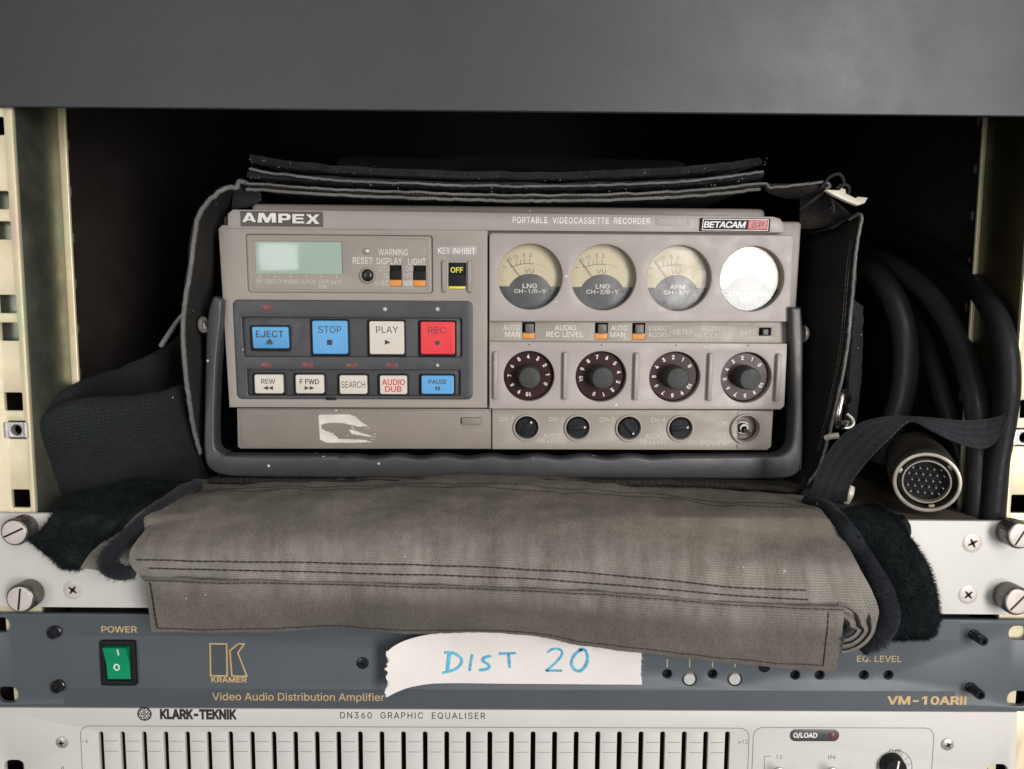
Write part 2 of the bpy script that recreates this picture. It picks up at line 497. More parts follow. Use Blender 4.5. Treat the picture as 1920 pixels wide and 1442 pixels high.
def cloth_mat(name, c1, c2, pu=1.0, pv=1.0, bump=0.5, wear=None, var=0.18, vscale=25.0, rough=0.85, sheen=0.02, twill=False):
    """woven cloth in millimetre UVs: threads both ways, faded patches, optional lighter worn band (v0, v1, colour)"""
    m = bpy.data.materials.new(name); m.use_nodes = True
    nt = m.node_tree; N, L = nt.nodes, nt.links; b = N["Principled BSDF"]
    uv = N.new("ShaderNodeUVMap"); uv.uv_map = "UVMap"; tc = N.new("ShaderNodeTexCoord")
    sx = N.new("ShaderNodeSeparateXYZ"); L.new(uv.outputs[0], sx.inputs[0])
    def M(op, a, bb=None, cl=False):
        n = N.new("ShaderNodeMath"); n.operation = op; n.use_clamp = cl
        for k, x in enumerate((a, bb)):
            if x is None: continue
            if isinstance(x, (int, float)): n.inputs[k].default_value = x
            else: L.new(x, n.inputs[k])
        return n.outputs[0]
    def nz(scale, src=None, detail=4, sc3=None):
        n = N.new("ShaderNodeTexNoise"); n.inputs["Scale"].default_value = scale; n.inputs["Detail"].default_value = detail
        v = src or tc.outputs["Object"]
        if sc3:
            mp = N.new("ShaderNodeMapping"); mp.inputs["Scale"].default_value = sc3; L.new(v, mp.inputs[0]); v = mp.outputs[0]
        L.new(v, n.inputs["Vector"]); return n.outputs["Fac"]
    def mapr(src, a, bb, lo, hi):
        r = N.new("ShaderNodeMapRange"); r.inputs[1].default_value = a; r.inputs[2].default_value = bb
        r.inputs[3].default_value = lo; r.inputs[4].default_value = hi; L.new(src, r.inputs[0]); return r.outputs[0]
    wob = nz(0.25, uv.outputs[0], 2)
    U = M('ADD', sx.outputs[0], M('MULTIPLY', wob, 0.9)); Vv = M('ADD', sx.outputs[1], M('MULTIPLY', wob, 0.9))
    if twill: U = M('ADD', U, M('MULTIPLY', Vv, 0.8))
    a = M('SINE', M('MULTIPLY', U, 2 * math.pi / pu)); c = M('SINE', M('MULTIPLY', Vv, 2 * math.pi / pv))
    weave = M('MULTIPLY', M('ADD', M('MULTIPLY', a, c), 1.0), 0.5)
    h = M('ADD', M('MULTIPLY', weave, 0.6), M('MULTIPLY', M('ADD', M('MULTIPLY', c, 0.5), 0.5), 0.4))
    fleck = nz(1.0, uv.outputs[0], 2, (1.3, 0.35, 1))
    mx = N.new("ShaderNodeMix"); mx.data_type = 'RGBA'
    L.new(M('ADD', M('MULTIPLY', h, 0.65), M('MULTIPLY', mapr(fleck, 0.35, 0.65, 0, 1), 0.35), True), mx.inputs[0])
    mx.inputs[6].default_value = (*c1, 1); mx.inputs[7].default_value = (*c2, 1)
    out = mx.outputs[2]
    if wear:
        streak = nz(1.0, uv.outputs[0], 5, (0.12, 0.02, 1))
        for (v0, v1, wc, amt) in wear:
            up = mapr(sx.outputs[1], v0 - 7, v0 + 3, 0, 1); dn = mapr(sx.outputs[1], v1 - 3, v1 + 7, 1, 0)
            fct = M('MULTIPLY', M('MULTIPLY', up, dn), M('MULTIPLY', mapr(streak, 0.35, 0.62, 0.1, 1), M('MULTIPLY', mapr(h, .3, .9, .25, 1), amt)), True)
            m2 = N.new("ShaderNodeMix"); m2.data_type = 'RGBA'; L.new(fct, m2.inputs[0]); L.new(out, m2.inputs[6]); m2.inputs[7].default_value = (*wc, 1)
            out = m2.outputs[2]
    big = mapr(nz(vscale, None, 5), 0.3, 0.7, 1 - var, 1 + var)
    if wear: big = M('MULTIPLY', big, mapr(nz(1.0, uv.outputs[0], 5, (0.22, 0.035, 1)), 0.3, 0.7, .91, 1.08))
    m3 = N.new("ShaderNodeMix"); m3.data_type = 'RGBA'; m3.blend_type = 'MULTIPLY'; m3.inputs[0].default_value = 1
    L.new(out, m3.inputs[6]); L.new(big, m3.inputs[7]); out = m3.outputs[2]
    vo = N.new("ShaderNodeTexVoronoi"); vo.inputs["Scale"].default_value = 0.12; L.new(uv.outputs[0], vo.inputs["Vector"])
    sep = N.new("ShaderNodeSeparateColor"); L.new(vo.outputs["Color"], sep.inputs[0])
    sp_ = M('MULTIPLY', mapr(vo.outputs["Distance"], 0.035, 0.06, 1, 0), mapr(sep.outputs[0], 0.86, 0.865, 0, 1))
    m5 = N.new("ShaderNodeMix"); m5.data_type = 'RGBA'; L.new(sp_, m5.inputs[0]); L.new(out, m5.inputs[6]); m5.inputs[7].default_value = (.5, .48, .45, 1)
    L.new(m5.outputs[2], b.inputs["Base Color"])
    b.inputs["Roughness"].default_value = rough
    b.inputs["Specular IOR Level"].default_value = 0.25
    b.inputs["Sheen Weight"].default_value = sheen
    bp = N.new("ShaderNodeBump"); bp.inputs["Strength"].default_value = bump; bp.inputs["Distance"].default_value = 0.0003
    L.new(h, bp.inputs["Height"]); L.new(bp.outputs[0], b.inputs["Normal"])
    return m

def glass_mat(name, haze=0.05, soft=0.42):
    m = bpy.data.materials.new(name); m.use_nodes = True
    nt = m.node_tree; N, L = nt.nodes, nt.links; N.remove(N["Principled BSDF"]); out = N["Material Output"]
    tr = N.new("ShaderNodeBsdfTransparent"); tr.inputs[0].default_value = (.96, .96, .94, 1)
    gl = N.new("ShaderNodeBsdfGlossy"); gl.inputs["Roughness"].default_value = 0.03
    hz = N.new("ShaderNodeBsdfGlossy"); hz.inputs["Roughness"].default_value = soft
    fr = N.new("ShaderNodeFresnel"); fr.inputs[0].default_value = 1.52
    m1 = N.new("ShaderNodeMixShader"); m2 = N.new("ShaderNodeMixShader")
    tc = N.new("ShaderNodeTexCoord"); n = N.new("ShaderNodeTexNoise"); n.inputs["Scale"].default_value = 130; n.inputs["Detail"].default_value = 6
    L.new(tc.outputs["Object"], n.inputs["Vector"])
    r = N.new("ShaderNodeMapRange"); r.inputs[1].default_value = .3; r.inputs[2].default_value = .75; r.inputs[3].default_value = haze * .4; r.inputs[4].default_value = haze * 1.6
    L.new(n.outputs["Fac"], r.inputs[0])
    L.new(r.outputs[0], m1.inputs[0]); L.new(tr.outputs[0], m1.inputs[1]); L.new(hz.outputs[0], m1.inputs[2])
    L.new(fr.outputs[0], m2.inputs[0]); L.new(m1.outputs[0], m2.inputs[1]); L.new(gl.outputs[0], m2.inputs[2])
    L.new(m2.outputs[0], out.inputs[0]); return m

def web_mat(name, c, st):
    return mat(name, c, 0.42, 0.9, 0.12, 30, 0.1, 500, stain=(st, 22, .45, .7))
def zinc_mat():
    """yellow-passivated zinc: cream steel with green and pink interference tints"""
    m = mat("yellow_passivated_zinc", (0.62, 0.56, 0.38), 0.42, 0.30, 0.08, 70, 0.05, 600)
    nt = m.node_tree; N, L = nt.nodes, nt.links; b = N["Principled BSDF"]
    tc = N.new("ShaderNodeTexCoord"); n = N.new("ShaderNodeTexNoise"); n.inputs["Scale"].default_value = 38; n.inputs["Detail"].default_value = 2
    mp = N.new("ShaderNodeMapping"); mp.inputs["Scale"].default_value = (2.0, 1.0, 0.7)
    L.new(tc.outputs["Object"], mp.inputs[0]); L.new(mp.outputs[0], n.inputs["Vector"])
    cr = N.new("ShaderNodeValToRGB"); e = cr.color_ramp.elements
    e[0].position = .30; e[0].color = (.60, .62, .40, 1); e[1].position = .72; e[1].color = (.72, .55, .43, 1)
    for p_, c in ((.42, (.70, .64, .42, 1)), (.52, (.76, .66, .47, 1)), (.62, (.76, .65, .43, 1))):
        x = e.new(p_); x.color = c
    L.new(n.outputs["Fac"], cr.inputs[0]); L.new(cr.outputs[0], b.inputs["Base Color"]); return m

M_ = dict(
    case=mat("warm_grey_plastic", (0.308, 0.274, 0.246), 0.48, 0, .03, 45, .10, 1800, specks=.05, speck_scale=210, stain=((.26, .23, .21), 30, .60, .80)),
    case_light=mat("warm_grey_plastic_light", (0.348, 0.312, 0.289), 0.46, 0, .03, 40, .10, 1800, specks=.05, speck_scale=210, stain=((.30, .27, .25), 28, .60, .80)),
    case_dark=mat("brown_grey_panel", (0.215, 0.187, 0.163), 0.5, 0, .06, 50, .08, 1500, specks=.01),
    case_strip=mat("olive_grey_strip", (0.30, 0.27, 0.232), 0.5, 0, .05, 50, .08, 1500, specks=.008),
    panel_dark=mat("charcoal_plastic", (0.058, 0.058, 0.063), 0.42, 0, .12, 50, .12, 1600, specks=.10, speck_scale=190),
    well=mat("charcoal_well", (0.05, 0.05, 0.055), 0.45, 0, .1, 60),
    handle=mat("handle_charcoal", (0.055, 0.054, 0.055), 0.40, 0, .12, 40, .15, 1500, specks=.10, speck_scale=170, stain=((.13, .13, .13), 55, .66, .74)),
    black=mat("black_plastic", (0.012, 0.012, 0.013), 0.5, 0, .1, 80, .05, 1500, spec=.16),
    black_gloss=mat("gloss_black_plastic", (0.012, 0.012, 0.014), 0.22, 0, .1, 80),
    hole=mat("dark_opening", (0.004, 0.004, 0.004), 0.9, 0, .05, 50),
    blue=mat("sky_blue_key", (0.11, 0.36, 0.66), 0.42, 0, .05, 90, .05, 1500, stain=((.09, .27, .46), 110, .64, .8)),
    cream=mat("cream_key", (0.62, 0.58, 0.51), 0.42, 0, .05, 90, .05, 1500, stain=((.40, .33, .25), 90, .66, .82)),
    red=mat("red_key", (0.72, 0.045, 0.055), 0.42, 0, .05, 90, .05, 1500),
    ink_dark=mat("dark_printing", (0.045, 0.045, 0.05), 0.6, 0, .15, 300),
    ink_red=mat("red_printing", (0.62, 0.05, 0.05), 0.6, 0, .1, 300),
    ink_white=mat("white_printing", (0.78, 0.75, 0.71), 0.55, 0, .18, 500),
    ink_faded=mat("faded_white_printing", (0.60, 0.56, 0.52), 0.55, 0, .16, 500),
    ink_ghost=mat("worn_printing", (0.47, 0.435, 0.39), 0.55, 0, .16, 500),
    ink_yellow=mat("yellow_printing", (0.75, 0.66, 0.05), 0.5, 0, .05, 300),
    ink_gold=mat("gold_printing", (0.52, 0.36, 0.17), 0.45, 0, .12, 400),
    ink_black=mat("black_printing", (0.02, 0.02, 0.02), 0.5, 0, .1, 400),
    silver=mat("silver_letter", (0.74, 0.71, 0.68), 0.45, .0, .05, 200),
    orange=mat("orange_slider", (0.66, 0.27, 0.045), 0.5, 0, .1, 200),
    label_grey=mat("light_grey_label", (0.45, 0.45, 0.43), 0.5, 0, .1, 200),
    slider_grey=mat("worn_slider", (0.10, 0.10, 0.09), 0.45, 0, .3, 300),
    lcd=mat("lcd_green", (0.36, 0.455, 0.385), 0.14, 0, .06, 25, coat=1.0),
    meter_cream=mat("meter_card", (0.66, 0.58, 0.40), 0.6, 0, .06, 60),
    meter_grey=mat("meter_mask", (0.075, 0.08, 0.088), 0.45, 0, .12, 90),
    meter_red=mat("meter_red_ink", (0.60, 0.40, 0.28), 0.6, 0, .1, 300),
    meter_ink=mat("meter_ink", (0.10, 0.085, 0.06), 0.6, 0, .1, 300),
    glass=glass_mat("meter_glass", .035), glass_hazy=glass_mat("hazy_meter_glass", .085, .36),
    dial=mat("dial_brown", (0.040, 0.020, 0.021), 0.26, 0.0, .05, 80, spec=.17, rvar=.03), grip=mat("grip_dark", (0.042, 0.045, 0.043), .55, 0, .12, 70, .1, 1500, spec=.3),
    chrome=mat("chrome", (0.42, 0.41, 0.40), 0.27, 1, .05, 200),
    steel_dark=mat('dark_nickel', (.16, .15, .14), .3, .8, .15, 120), screw_cream=mat("cream_screw_head", (0.55, 0.50, 0.46), .4, .15, .1, 150), steel=mat("dull_steel", (0.54, 0.515, 0.49), 0.36, .6, .10, 200, .15, 1200),
    led_clear=mat("clear_led", (0.46, 0.43, 0.40), 0.12, .3, .1, 300),
    led_red=mat("red_led_window", (0.17, 0.05, 0.052), 0.35, 0, .1, 300),
    badge_tray=mat('badge_tray', (.10, .088, .078), .5), badge_red=mat("badge_red", (0.58, 0.07, 0.085), 0.4, 0, .08, 200),
    sticker=mat("sticker_residue", (0.60, 0.57, 0.52), 0.6, 0, .18, 180),
    zinc=zinc_mat(), rail_web=web_mat('greenish_zinc_web', (.31, .32, .25), (.25, .31, .25)), rail_web_shaded=web_mat('shaded_zinc_web', (.10, .088, .05), (.07, .06, .035)),  # one zinc web: lit left side and shaded right put into the colours
    cabinet=mat("black_painted_cabinet", (0.024, 0.020, 0.018), 0.6, 0, .15, 20),
    blank=mat("dark_grey_powder_coat", (0.037, 0.040, 0.043), 0.44, 0, .05, 14, .22, 2600, rvar=.05, stain=((.046, .048, .050), 9, .56, .9)),
    white=mat("off_white_panel", (0.60, 0.588, 0.555), 0.5, 0, .03, 22, .05, 1500),
    ledge=mat("brown_chassis", (0.075, 0.060, 0.048), 0.55, .2, .15, 35),
    kramer=mat("blue_grey_panel", (0.085, 0.100, 0.113), 0.45, 0, .04, 20, .12, 2400, rvar=.05),
    kramer_dark=mat("blue_grey_stripe", (0.064, 0.076, 0.088), 0.45, 0, .04, 20, .12, 2400, rvar=.05),
    kramer_mid=mat("grey_logo_fill", (0.07, 0.075, 0.082), 0.45, 0, .04, 20),
    eq=mat("pale_grey_panel", (0.565, 0.552, 0.52), 0.5, 0, .025, 20, .05, 1500),
    green=mat("green_rocker", (0.005, 0.26, 0.115), 0.28, 0, .06, 60, coat=.3),
    paper=mat("white_paper", (0.69, 0.655, 0.622), 0.8, 0, .05, 45, .15, 900, stain=((.60, .56, .52), 40, .62, .85)),
    marker=mat("blue_marker", (0.10, 0.47, 0.70), 0.6, 0, .3, 350),
    canvas=cloth_mat("olive_grey_canvas", (0.088, 0.078, 0.064), (0.222, 0.202, 0.171), 1.15, 1.0, .8, twill=True,
                     wear=[(90, 122, (.32, .305, .28), .9), (60, 84, (.23, .215, .19), .35)]),
    canvas_hem=cloth_mat("olive_grey_canvas_hem", (0.080, 0.070, 0.059), (0.196, 0.174, 0.150), 1.15, 1.15, .8,
                         wear=[(0, 6, (.30, .285, .26), .7)]),
    nylon=cloth_mat("black_brown_lining", (0.004, 0.004, 0.0035), (0.033, 0.028, 0.024), 1.5, 1.5, 1.0, var=.3),
    piping=cloth_mat("grey_piping", (0.085, 0.085, 0.08), (0.235, 0.23, 0.215), 0.9, 0.9, .6, var=.25, vscale=60),
    velcro=cloth_mat("black_velcro", (0.005, 0.005, 0.006), (0.020, 0.020, 0.021), 1.2, 1.2, .9, var=.4, vscale=120, sheen=.05),
    strap=cloth_mat("dark_webbing", (0.003, 0.004, 0.004), (0.019, 0.023, 0.024), 1.6, 1.6, 1.0, var=.25),
    web=cloth_mat("navy_webbing", (0.006, 0.0065, 0.0075), (0.026, 0.029, 0.034), 1.1, 1.3, .4, var=.15, twill=True),
    navy=cloth_mat("navy_binding", (0.004, 0.005, 0.0075), (0.010, 0.012, 0.017), 1.0, 1.0, .7, var=.4, vscale=80, sheen=.12),
    fleece=mat("dark_fleece", (0.012, 0.0155, 0.017), 0.95, 0, .5, 90, sheen=0, spec=.1),
    navy_fuzz=mat("navy_fuzz", (0.010, 0.0135, 0.020), 0.9, 0, .35, 120, sheen=0, spec=.2),
    lint=mat('pale_lint', (.36, .35, .33), .9), thread=mat("dark_thread", (0.012, 0.011, 0.010), 0.8, 0, .3, 300),
    thread_grey=mat("grey_thread", (0.10, 0.095, 0.085), 0.8, 0, .3, 300),
    rubber=mat("black_rubber", (0.034, 0.035, 0.036), 0.42, 0, .2, 60, .1, 900),
    conn=mat("olive_anodised", (0.075, 0.066, 0.052), 0.40, .3, .12, 60, .2, 1200),
    conn_edge=mat("worn_bare_rim", (0.44, 0.40, 0.335), 0.42, .5, .12, 120),
    clip=mat("cream_metal_clip", (0.62, 0.58, 0.48), 0.40, .1, .12, 120),
)
m = M_

# ------------------------------------------------------------------ the cabinet with its rails
FR = Frame((0, 0, 0))                                   # rail front plane, W towards the room
cab = thing("rack_cabinet", "black equipment rack with yellowish zinc rails framing the open bay", "equipment rack", loc=(0, 0, 0))
def wbox(x0, y0, z0, x1, y1, z1, bev=.4): return box(x0, y0, x1, y1, z0, z1, bev)
g = G(); g.addbm(wbox(-262, -2, -190, -258, 480, 320)); part("side_panel", g, m['cabinet'], cab)
g = G(); g.addbm(wbox(258, -2, -190, 262, 480, 320)); part("side_panel", g, m['cabinet'], cab)
g = G(); g.addbm(wbox(-258, 476, -190, 258, 480, 320)); part("back_panel", g, m['cabinet'], cab)
g = G(); g.addbm(wbox(-258, 30, 316, 258, 476, 320)); part("roof_panel", g, m['cabinet'], cab)
g = G(); g.addbm(wbox(-258, 30, -190, 258, 476, -186)); part("floor_panel", g, m['cabinet'], cab)

def sq(px, py, s=34, w=0): return rrect(*FR.rect(px - s / 2, py - s / 2, px + s / 2, py + s / 2, w), 0.6, 3)
def rail(side, inner, holes, depth=34, lip=3.2, ztop=300, zbot=-185):
    """channel: front flange with square holes, web going back, narrow lip turned in"""
    x0, x1 = sorted((inner, inner + side * 34))
    g = G()
    g.addme(plate([(x0, zbot), (x1, zbot), (x1, ztop), (x0, ztop)], [sq(*h) for h in holes], -2.0, 0.0, .35))
    v = [(x, -z, y) for x, y, z in g.v]  # to world: local (u, v, w) -> (u, -w, v)
    g.v = [(a, b, c) for a, b, c in v]
    xw0, xw1 = sorted((inner, inner + side * 1.8))
    g.addbm(box(xw0, 2.05, xw1, depth, zbot, ztop, .3), 1)
    xl0, xl1 = sorted((inner - side * lip, inner + side * 1.8))
    g.addbm(box(xl0, depth + .05, xl1, depth + 2, zbot, ztop, .7, 3))
    return part("rail", g, [m['zinc'], m['rail_web' if side < 0 else 'rail_web_shaded']], cab)
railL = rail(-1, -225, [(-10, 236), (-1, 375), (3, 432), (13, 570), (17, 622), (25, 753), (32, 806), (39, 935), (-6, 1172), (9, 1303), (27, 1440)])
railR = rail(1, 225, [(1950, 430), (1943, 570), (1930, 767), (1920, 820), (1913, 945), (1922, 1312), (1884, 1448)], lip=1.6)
g = G()
u0, v0, u1, v1 = FR.rect(-40, 330, 48, 660)
g.addbm(box(u0 - 4, 6.0, u1 - 3.5, 8.0, v0, v1, .3)); part("backing_bracket", g, m['rail_web'], railL)
for parent, cx_, cy_ in ((railL, 31, 806), (railR, 1921, 820)):
    g = G(); u, v = FR.p(cx_, cy_); s = 3.6
    def wv(me):                      # frame coords -> world
        for q in me.vertices: q.co = Vector((q.co.x, -q.co.z, q.co.y))
        return me
    g.addme(wv(plate(rrect(u - s, v - s, u + s, v + s, .5), [circ((u, v - .1), 2.5, 28)], -3.0, .35, .3)))
    for sx in (-1, 1):
        g.addme(wv(plate(rrect(u + sx * 4.4 - 1.1, v - 3.6, u + sx * 4.4 + 1.1, v + 3.6, .4), [], -1.0, .75, .3)))
    part("cage_nut", g, m['steel'], parent)
g = G()                                                   # perforated depth strips deep in the bay
for k in range(8):
    g = G(); g.addbm(box(-257.9, 92, -255.8, 96, 30 + 26 * k, 36 + 26 * k, .8)); part("slot_tab", g, m['steel'], cab)
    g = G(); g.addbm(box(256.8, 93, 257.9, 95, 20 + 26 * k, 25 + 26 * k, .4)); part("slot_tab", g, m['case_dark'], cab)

# ------------------------------------------------------------------ blank panel above the bay
FB = Frame((0, -3.2, 0))
bl = thing("blank_panel", "wide dark grey blank metal panel across the top of the rack bay", "rack panel", FB)
pts = [FB.p(-40, 199.5), FB.p(480, 204), FB.p(1440, 213), FB.p(1960, 218.5)]
g = G(); g.addme(plate(pts + [(243, 330), (-243, 330)], [], -2.6, 0, .5, 3)); part("faceplate", g, m['blank'], bl)

# ------------------------------------------------------------------ off-white 1U unit under the recorder
FW = Frame((0, -3.0, 0))
wu = thing("rack_unit", "off white one unit rack panel with slotted thumbscrews, the flap hanging over it", "rack unit", FW)
def strip(F, ytl, ytr, ybl, ybr, holes=(), w0=-2.6, w1=0, bev=.35, xl=-252, xr=252):
    o = []
    for x, y in ((0, ybl), (1920, ybr), (1920, ytr), (0, ytl)): o.append(F.p(x, y))
    def ext(a, b, x): t = (x - a[0]) / (b[0] - a[0]); return (x, a[1] + (b[1] - a[1]) * t)
    return plate([ext(o[0], o[1], xl), ext(o[0], o[1], xr), ext(o[3], o[2], xr), ext(o[3], o[2], xl)], holes, w0, w1, bev)
g = G(); g.addme(strip(FW, 962.5, 978, 1138, 1153)); part("faceplate", g, m['white'], wu)
g = G()
top = FW.p(960, 970)[1] - .9; bot = FW.p(960, 1146)[1] + 1.5
g.addbm(box(-214, bot, 214, top, -330, -2.8, .6)); part("chassis", g, m['ledge'], wu)

def slotted_screw(F, px, py, r, parent, w0, h, ang, name="thumbscrew"):
    """knurled thumbscrew with slotted head"""
    c = F.p(px, py, w0 + h); R = F.r(px, py, r, w0 + h)
    g = G(); n = 60
    prof = [(R * .8, w0), (R * 1.0, w0 + .6), (R * 1.04, w0 + h - 1.2), (R * .98, w0 + h - .5), (R * .90, w0 + h - .25)]
    V, Fc = lathe(prof, c, n)
    V = [((c[0] + (x - c[0]) * (1 + .025 * (1 if (k % n) % 2 else -1)) if .5 < (k // n) < 2.5 else x), (c[1] + (y - c[1]) * (1 + .025 * (1 if (k % n) % 2 else -1)) if .5 < (k // n) < 2.5 else y), z) for k, (x, y, z) in enumerate(V)]
    g.add(V, Fc)
    o = part(name, g, m['steel_dark'], parent)
    g = G(); g.add(*lathe([(R * .9, w0 + h - .26), (R * .86, w0 + h - .05), (R * .78, w0 + h), (R * .2, w0 + h + .01)], c, 48)); part("screw_face", g, m['screw_cream'], o)
    g = G(); d = Vector((math.cos(ang), math.sin(ang))) * R * .82; q = Vector((-d.y, d.x)).normalized() * R * .075
    g.add([(c[0] + a * d.x + b * q.x, c[1] + a * d.y + b * q.y, w0 + h + .03) for a, b in ((-1, -1), (1, -1), (1, 1), (-1, 1))], [(0, 1, 2, 3)])
    part("slot", g, m['black'], o); return o
slotted_screw(FW, 25, 999, 25, wu, 0, 9, math.radians(25))
slotted_screw(FW, 36, 1124, 26, wu, 0, 9, math.radians(82))
slotted_screw(FW, 1915, 1005, 25, wu, 0, 9, math.radians(60))
slotted_screw(FW, 1910, 1129, 26, wu, 0, 9, math.radians(48))

def cross_screw(F, px, py, r, parent, w=0, ang=.35, mt='steel', dome=.5):
    c = F.p(px, py, w); R = F.r(px, py, r, w)
    g = G(); g.add(*lathe([(R, w - .2), (R, w + .15), (R * .93, w + .15 + dome * .55), (R * .6, w + .15 + dome * .9), (R * .3, w + .15 + dome)], c, 40))
    o = part("screw", g, m[mt], parent)
    g = G()
    for a in (ang, ang + math.pi / 2):
        d = Vector((math.cos(a), math.sin(a))) * R * .52
        q = Vector((-d.y, d.x)).normalized() * R * .13
        g.add([(c[0] + s * d.x + t * q.x, c[1] + s * d.y + t * q.y, w + .2 + dome) for s, t in ((-1, -.5), (-.3, -1), (.3, -1), (1, -.5), (1, .5), (.3, 1), (-.3, 1), (-1, .5))], [tuple(range(8))])
    part("cross_recess", g, m['black'], o); return o
cross_screw(FW, 137, 1106, 18, wu, ang=.9, mt='screw_cream', dome=.25)
cross_screw(FW, 1823, 1018, 18.5, wu, ang=.5, mt='screw_cream', dome=.25)
cross_screw(FW, 1815, 1115, 18, wu, ang=.75, mt='screw_cream', dome=.25)

# ------------------------------------------------------------------ distribution amplifier
FK = Frame((0, -3.0, 0))
ka = thing("distribution_amplifier", "blue grey rack amplifier with gold lettering and a green power rocker", "amplifier", FK)
kh = [(1251, 1264), (1336, 1264), (1491, 1266), (1537, 1266), (1620, 1266), (1666, 1266)]
holes = [circ(FK.p(*h), FK.r(h[0], h[1], 9.2), 28) for h in kh]
kb = [(1293, 1274), (1378, 1274)]
holes += [circ(FK.p(*h), FK.r(h[0], h[1], 13.5), 32) for h in kb]
sl = [(-2, 1172, 14), (14, 1303, 15), (1912, 1187, 13), (1909, 1310, 14)]
holes += [rrect(*FK.rect(x - 20, y - s, x + 20, y + s), FK.r(x, y, s) * .95, 6) for x, y, s in sl]
g = G(); g.addme(strip(FK, 1150.5, 1163, 1325, 1334.5, holes)); part("faceplate", g, m['kramer'], ka)
g = G(); b0 = FK.p(960, 1325)[1] + 1; b1 = FK.p(960, 1160)[1] - 1
g.addbm(box(-216, b0, 216, b1, -260, -3.2, .6)); part("chassis", g, m['hole'], ka)
g = G()
def band(y0l, y0r, y1l, y1r, w):
    P = [FK.p(0, y1l), FK.p(1920, y1r), FK.p(1920, y0r), FK.p(0, y0l)]
    # keep clear of the mounting slots at both ends
    a, b = FK.p(46, 0)[0], FK.p(1880, 0)[0]
    def yy(p, q, x): return p[1] + (q[1] - p[1]) * (x - p[0]) / (q[0] - p[0])
    poly(g, [(a, yy(P[0], P[1], a)), (b, yy(P[0], P[1], b)), (b, yy(P[3], P[2], b)), (a, yy(P[3], P[2], a))], w)
band(1152.5, 1165, 1191.5, 1201, .03); band(1290, 1296.5, 1323.5, 1333, .03)
part("stripe", g, m['kramer_dark'], ka)
# rocker
bz = thing  # (alias kept for readability)
g = G(); r4 = FK.rect(192, 1199, 258, 1282); inn = FK.rect(201, 1207, 249, 1273)
g.addme(plate(rrect(*r4, 1.0), [rrect(*inn, .6)], 0, 2.2, .4)); bez = part("rocker_switch", g, m['black'], ka)
g = G(); a = FK.rect(202, 1209, 247, 1241, 3); b = FK.rect(198, 1239, 244, 1268, 1)
u0, v0, u1, v1 = inn; vm = (v0 + v1) / 2
g.add([(u0 + .3, v0 + .4, .9), (u1 - .9, v0 + .4, .9), (u1 - .9, vm, 1.5), (u0 + .3, vm, 1.5), (u0 + .3, v1 - .4, 3.9), (u1 - .9, v1 - .4, 3.9),
       (u0 + .3, v0 + .4, -1), (u1 - .9, v0 + .4, -1), (u0 + .3, v1 - .4, -1), (u1 - .9, v1 - .4, -1)],
      [(0, 1, 2, 3), (3, 2, 5, 4), (6, 7, 1, 0), (8, 4, 5, 9), (0, 3, 4, 8, 6), (1, 7, 9, 5, 2)])
rk = part("rocker", g, m['green'], bez, smooth=0)
g = G(); t = FK.rect(220, 1216, 223.5, 1229, 3)
line(g, ((t[0] + t[2]) / 2, t[1]), ((t[0] + t[2]) / 2, t[3]), .7, 0)
for k, v in enumerate(g.v): g.v[k] = (v[0], v[1], 1.5 + (v[1] - vm) / (v1 - .4 - vm) * 2.4 + .06)
c = FK.p(219, 1251, 1.3); n = 28
V = []
for rr_ in (1.0, 1.0):
    pass
ring = [(c[0] + 1.15 * math.cos(2 * math.pi * k / n), c[1] + 1.45 * math.sin(2 * math.pi * k / n)) for k in range(n)]
s0 = len(g.v)
polyline(g, ring, .62, 0, closed=True)
for k in range(s0, len(g.v)):
    v = g.v[k]; g.v[k] = (v[0], v[1], 1.5 - (vm - v[1]) / (vm - v0 - .4) * .6 + .06)
part("lettering", g, m['ink_white'], bez, smooth=0)
g = G(); T = FK.rect
text(g, "POWER", T(190, 1174, 257, 1186), .06, .012)
text(g, "KRAMER", T(396, 1269.5, 463, 1279.5), .06, .02)
text(g, "Video Audio Distribution Amplifier", T(398, 1299, 721, 1317.5), .08, .004)
text(g, "VM-10ARII", T(1663, 1305, 1812, 1321.5), .08, .03)
text(g, "EQ. LEVEL", T(1607, 1229.5, 1690, 1242), .06, .0)
lw = FK.r(400, 1230, 1.35)
polyline(g, [FK.p(*q) for q in ((394, 1207), (425, 1207.5), (426, 1267.5), (395, 1267))], lw * 2, .06, closed=True)
polyline(g, [FK.p(*q) for q in ((431, 1220), (447, 1207), (458, 1207.5), (446, 1224), (463, 1268), (435, 1267.5))], lw * 2, .06, closed=True)
for x in (1251, 1293, 1336, 1378): line(g, FK.p(x, 1236), FK.p(x, 1251), .45, .06)
part("lettering", g, m['ink_gold'], ka, smooth=0)
g = G()
poly(g, [FK.p(*q) for q in ((395, 1266), (425, 1266.5), (424, 1208), (395, 1208))], .045)
poly(g, [FK.p(*q) for q in ((436, 1266), (462, 1266.5), (445, 1224), (456, 1208.5), (447, 1208.5), (432, 1220))], .045)
part("emblem_fill", g, m['kramer_mid'], ka, smooth=0)
for x, y in kb:
    c = FK.p(x, y, 1.2); R = FK.r(x, y, 11.2)
    g = G(); g.add(*lathe([(R, -2), (R, .7), (R * .92, 1.2), (R * .5, 1.25)], c, 36)); part("push_button", g, m['label_grey'], ka)
for x, y, r in ((680, 1243, 11.5), (1433, 1250, 11)):
    cross_screw(FK, x, y, r, ka, mt='black_gloss', dome=.8)
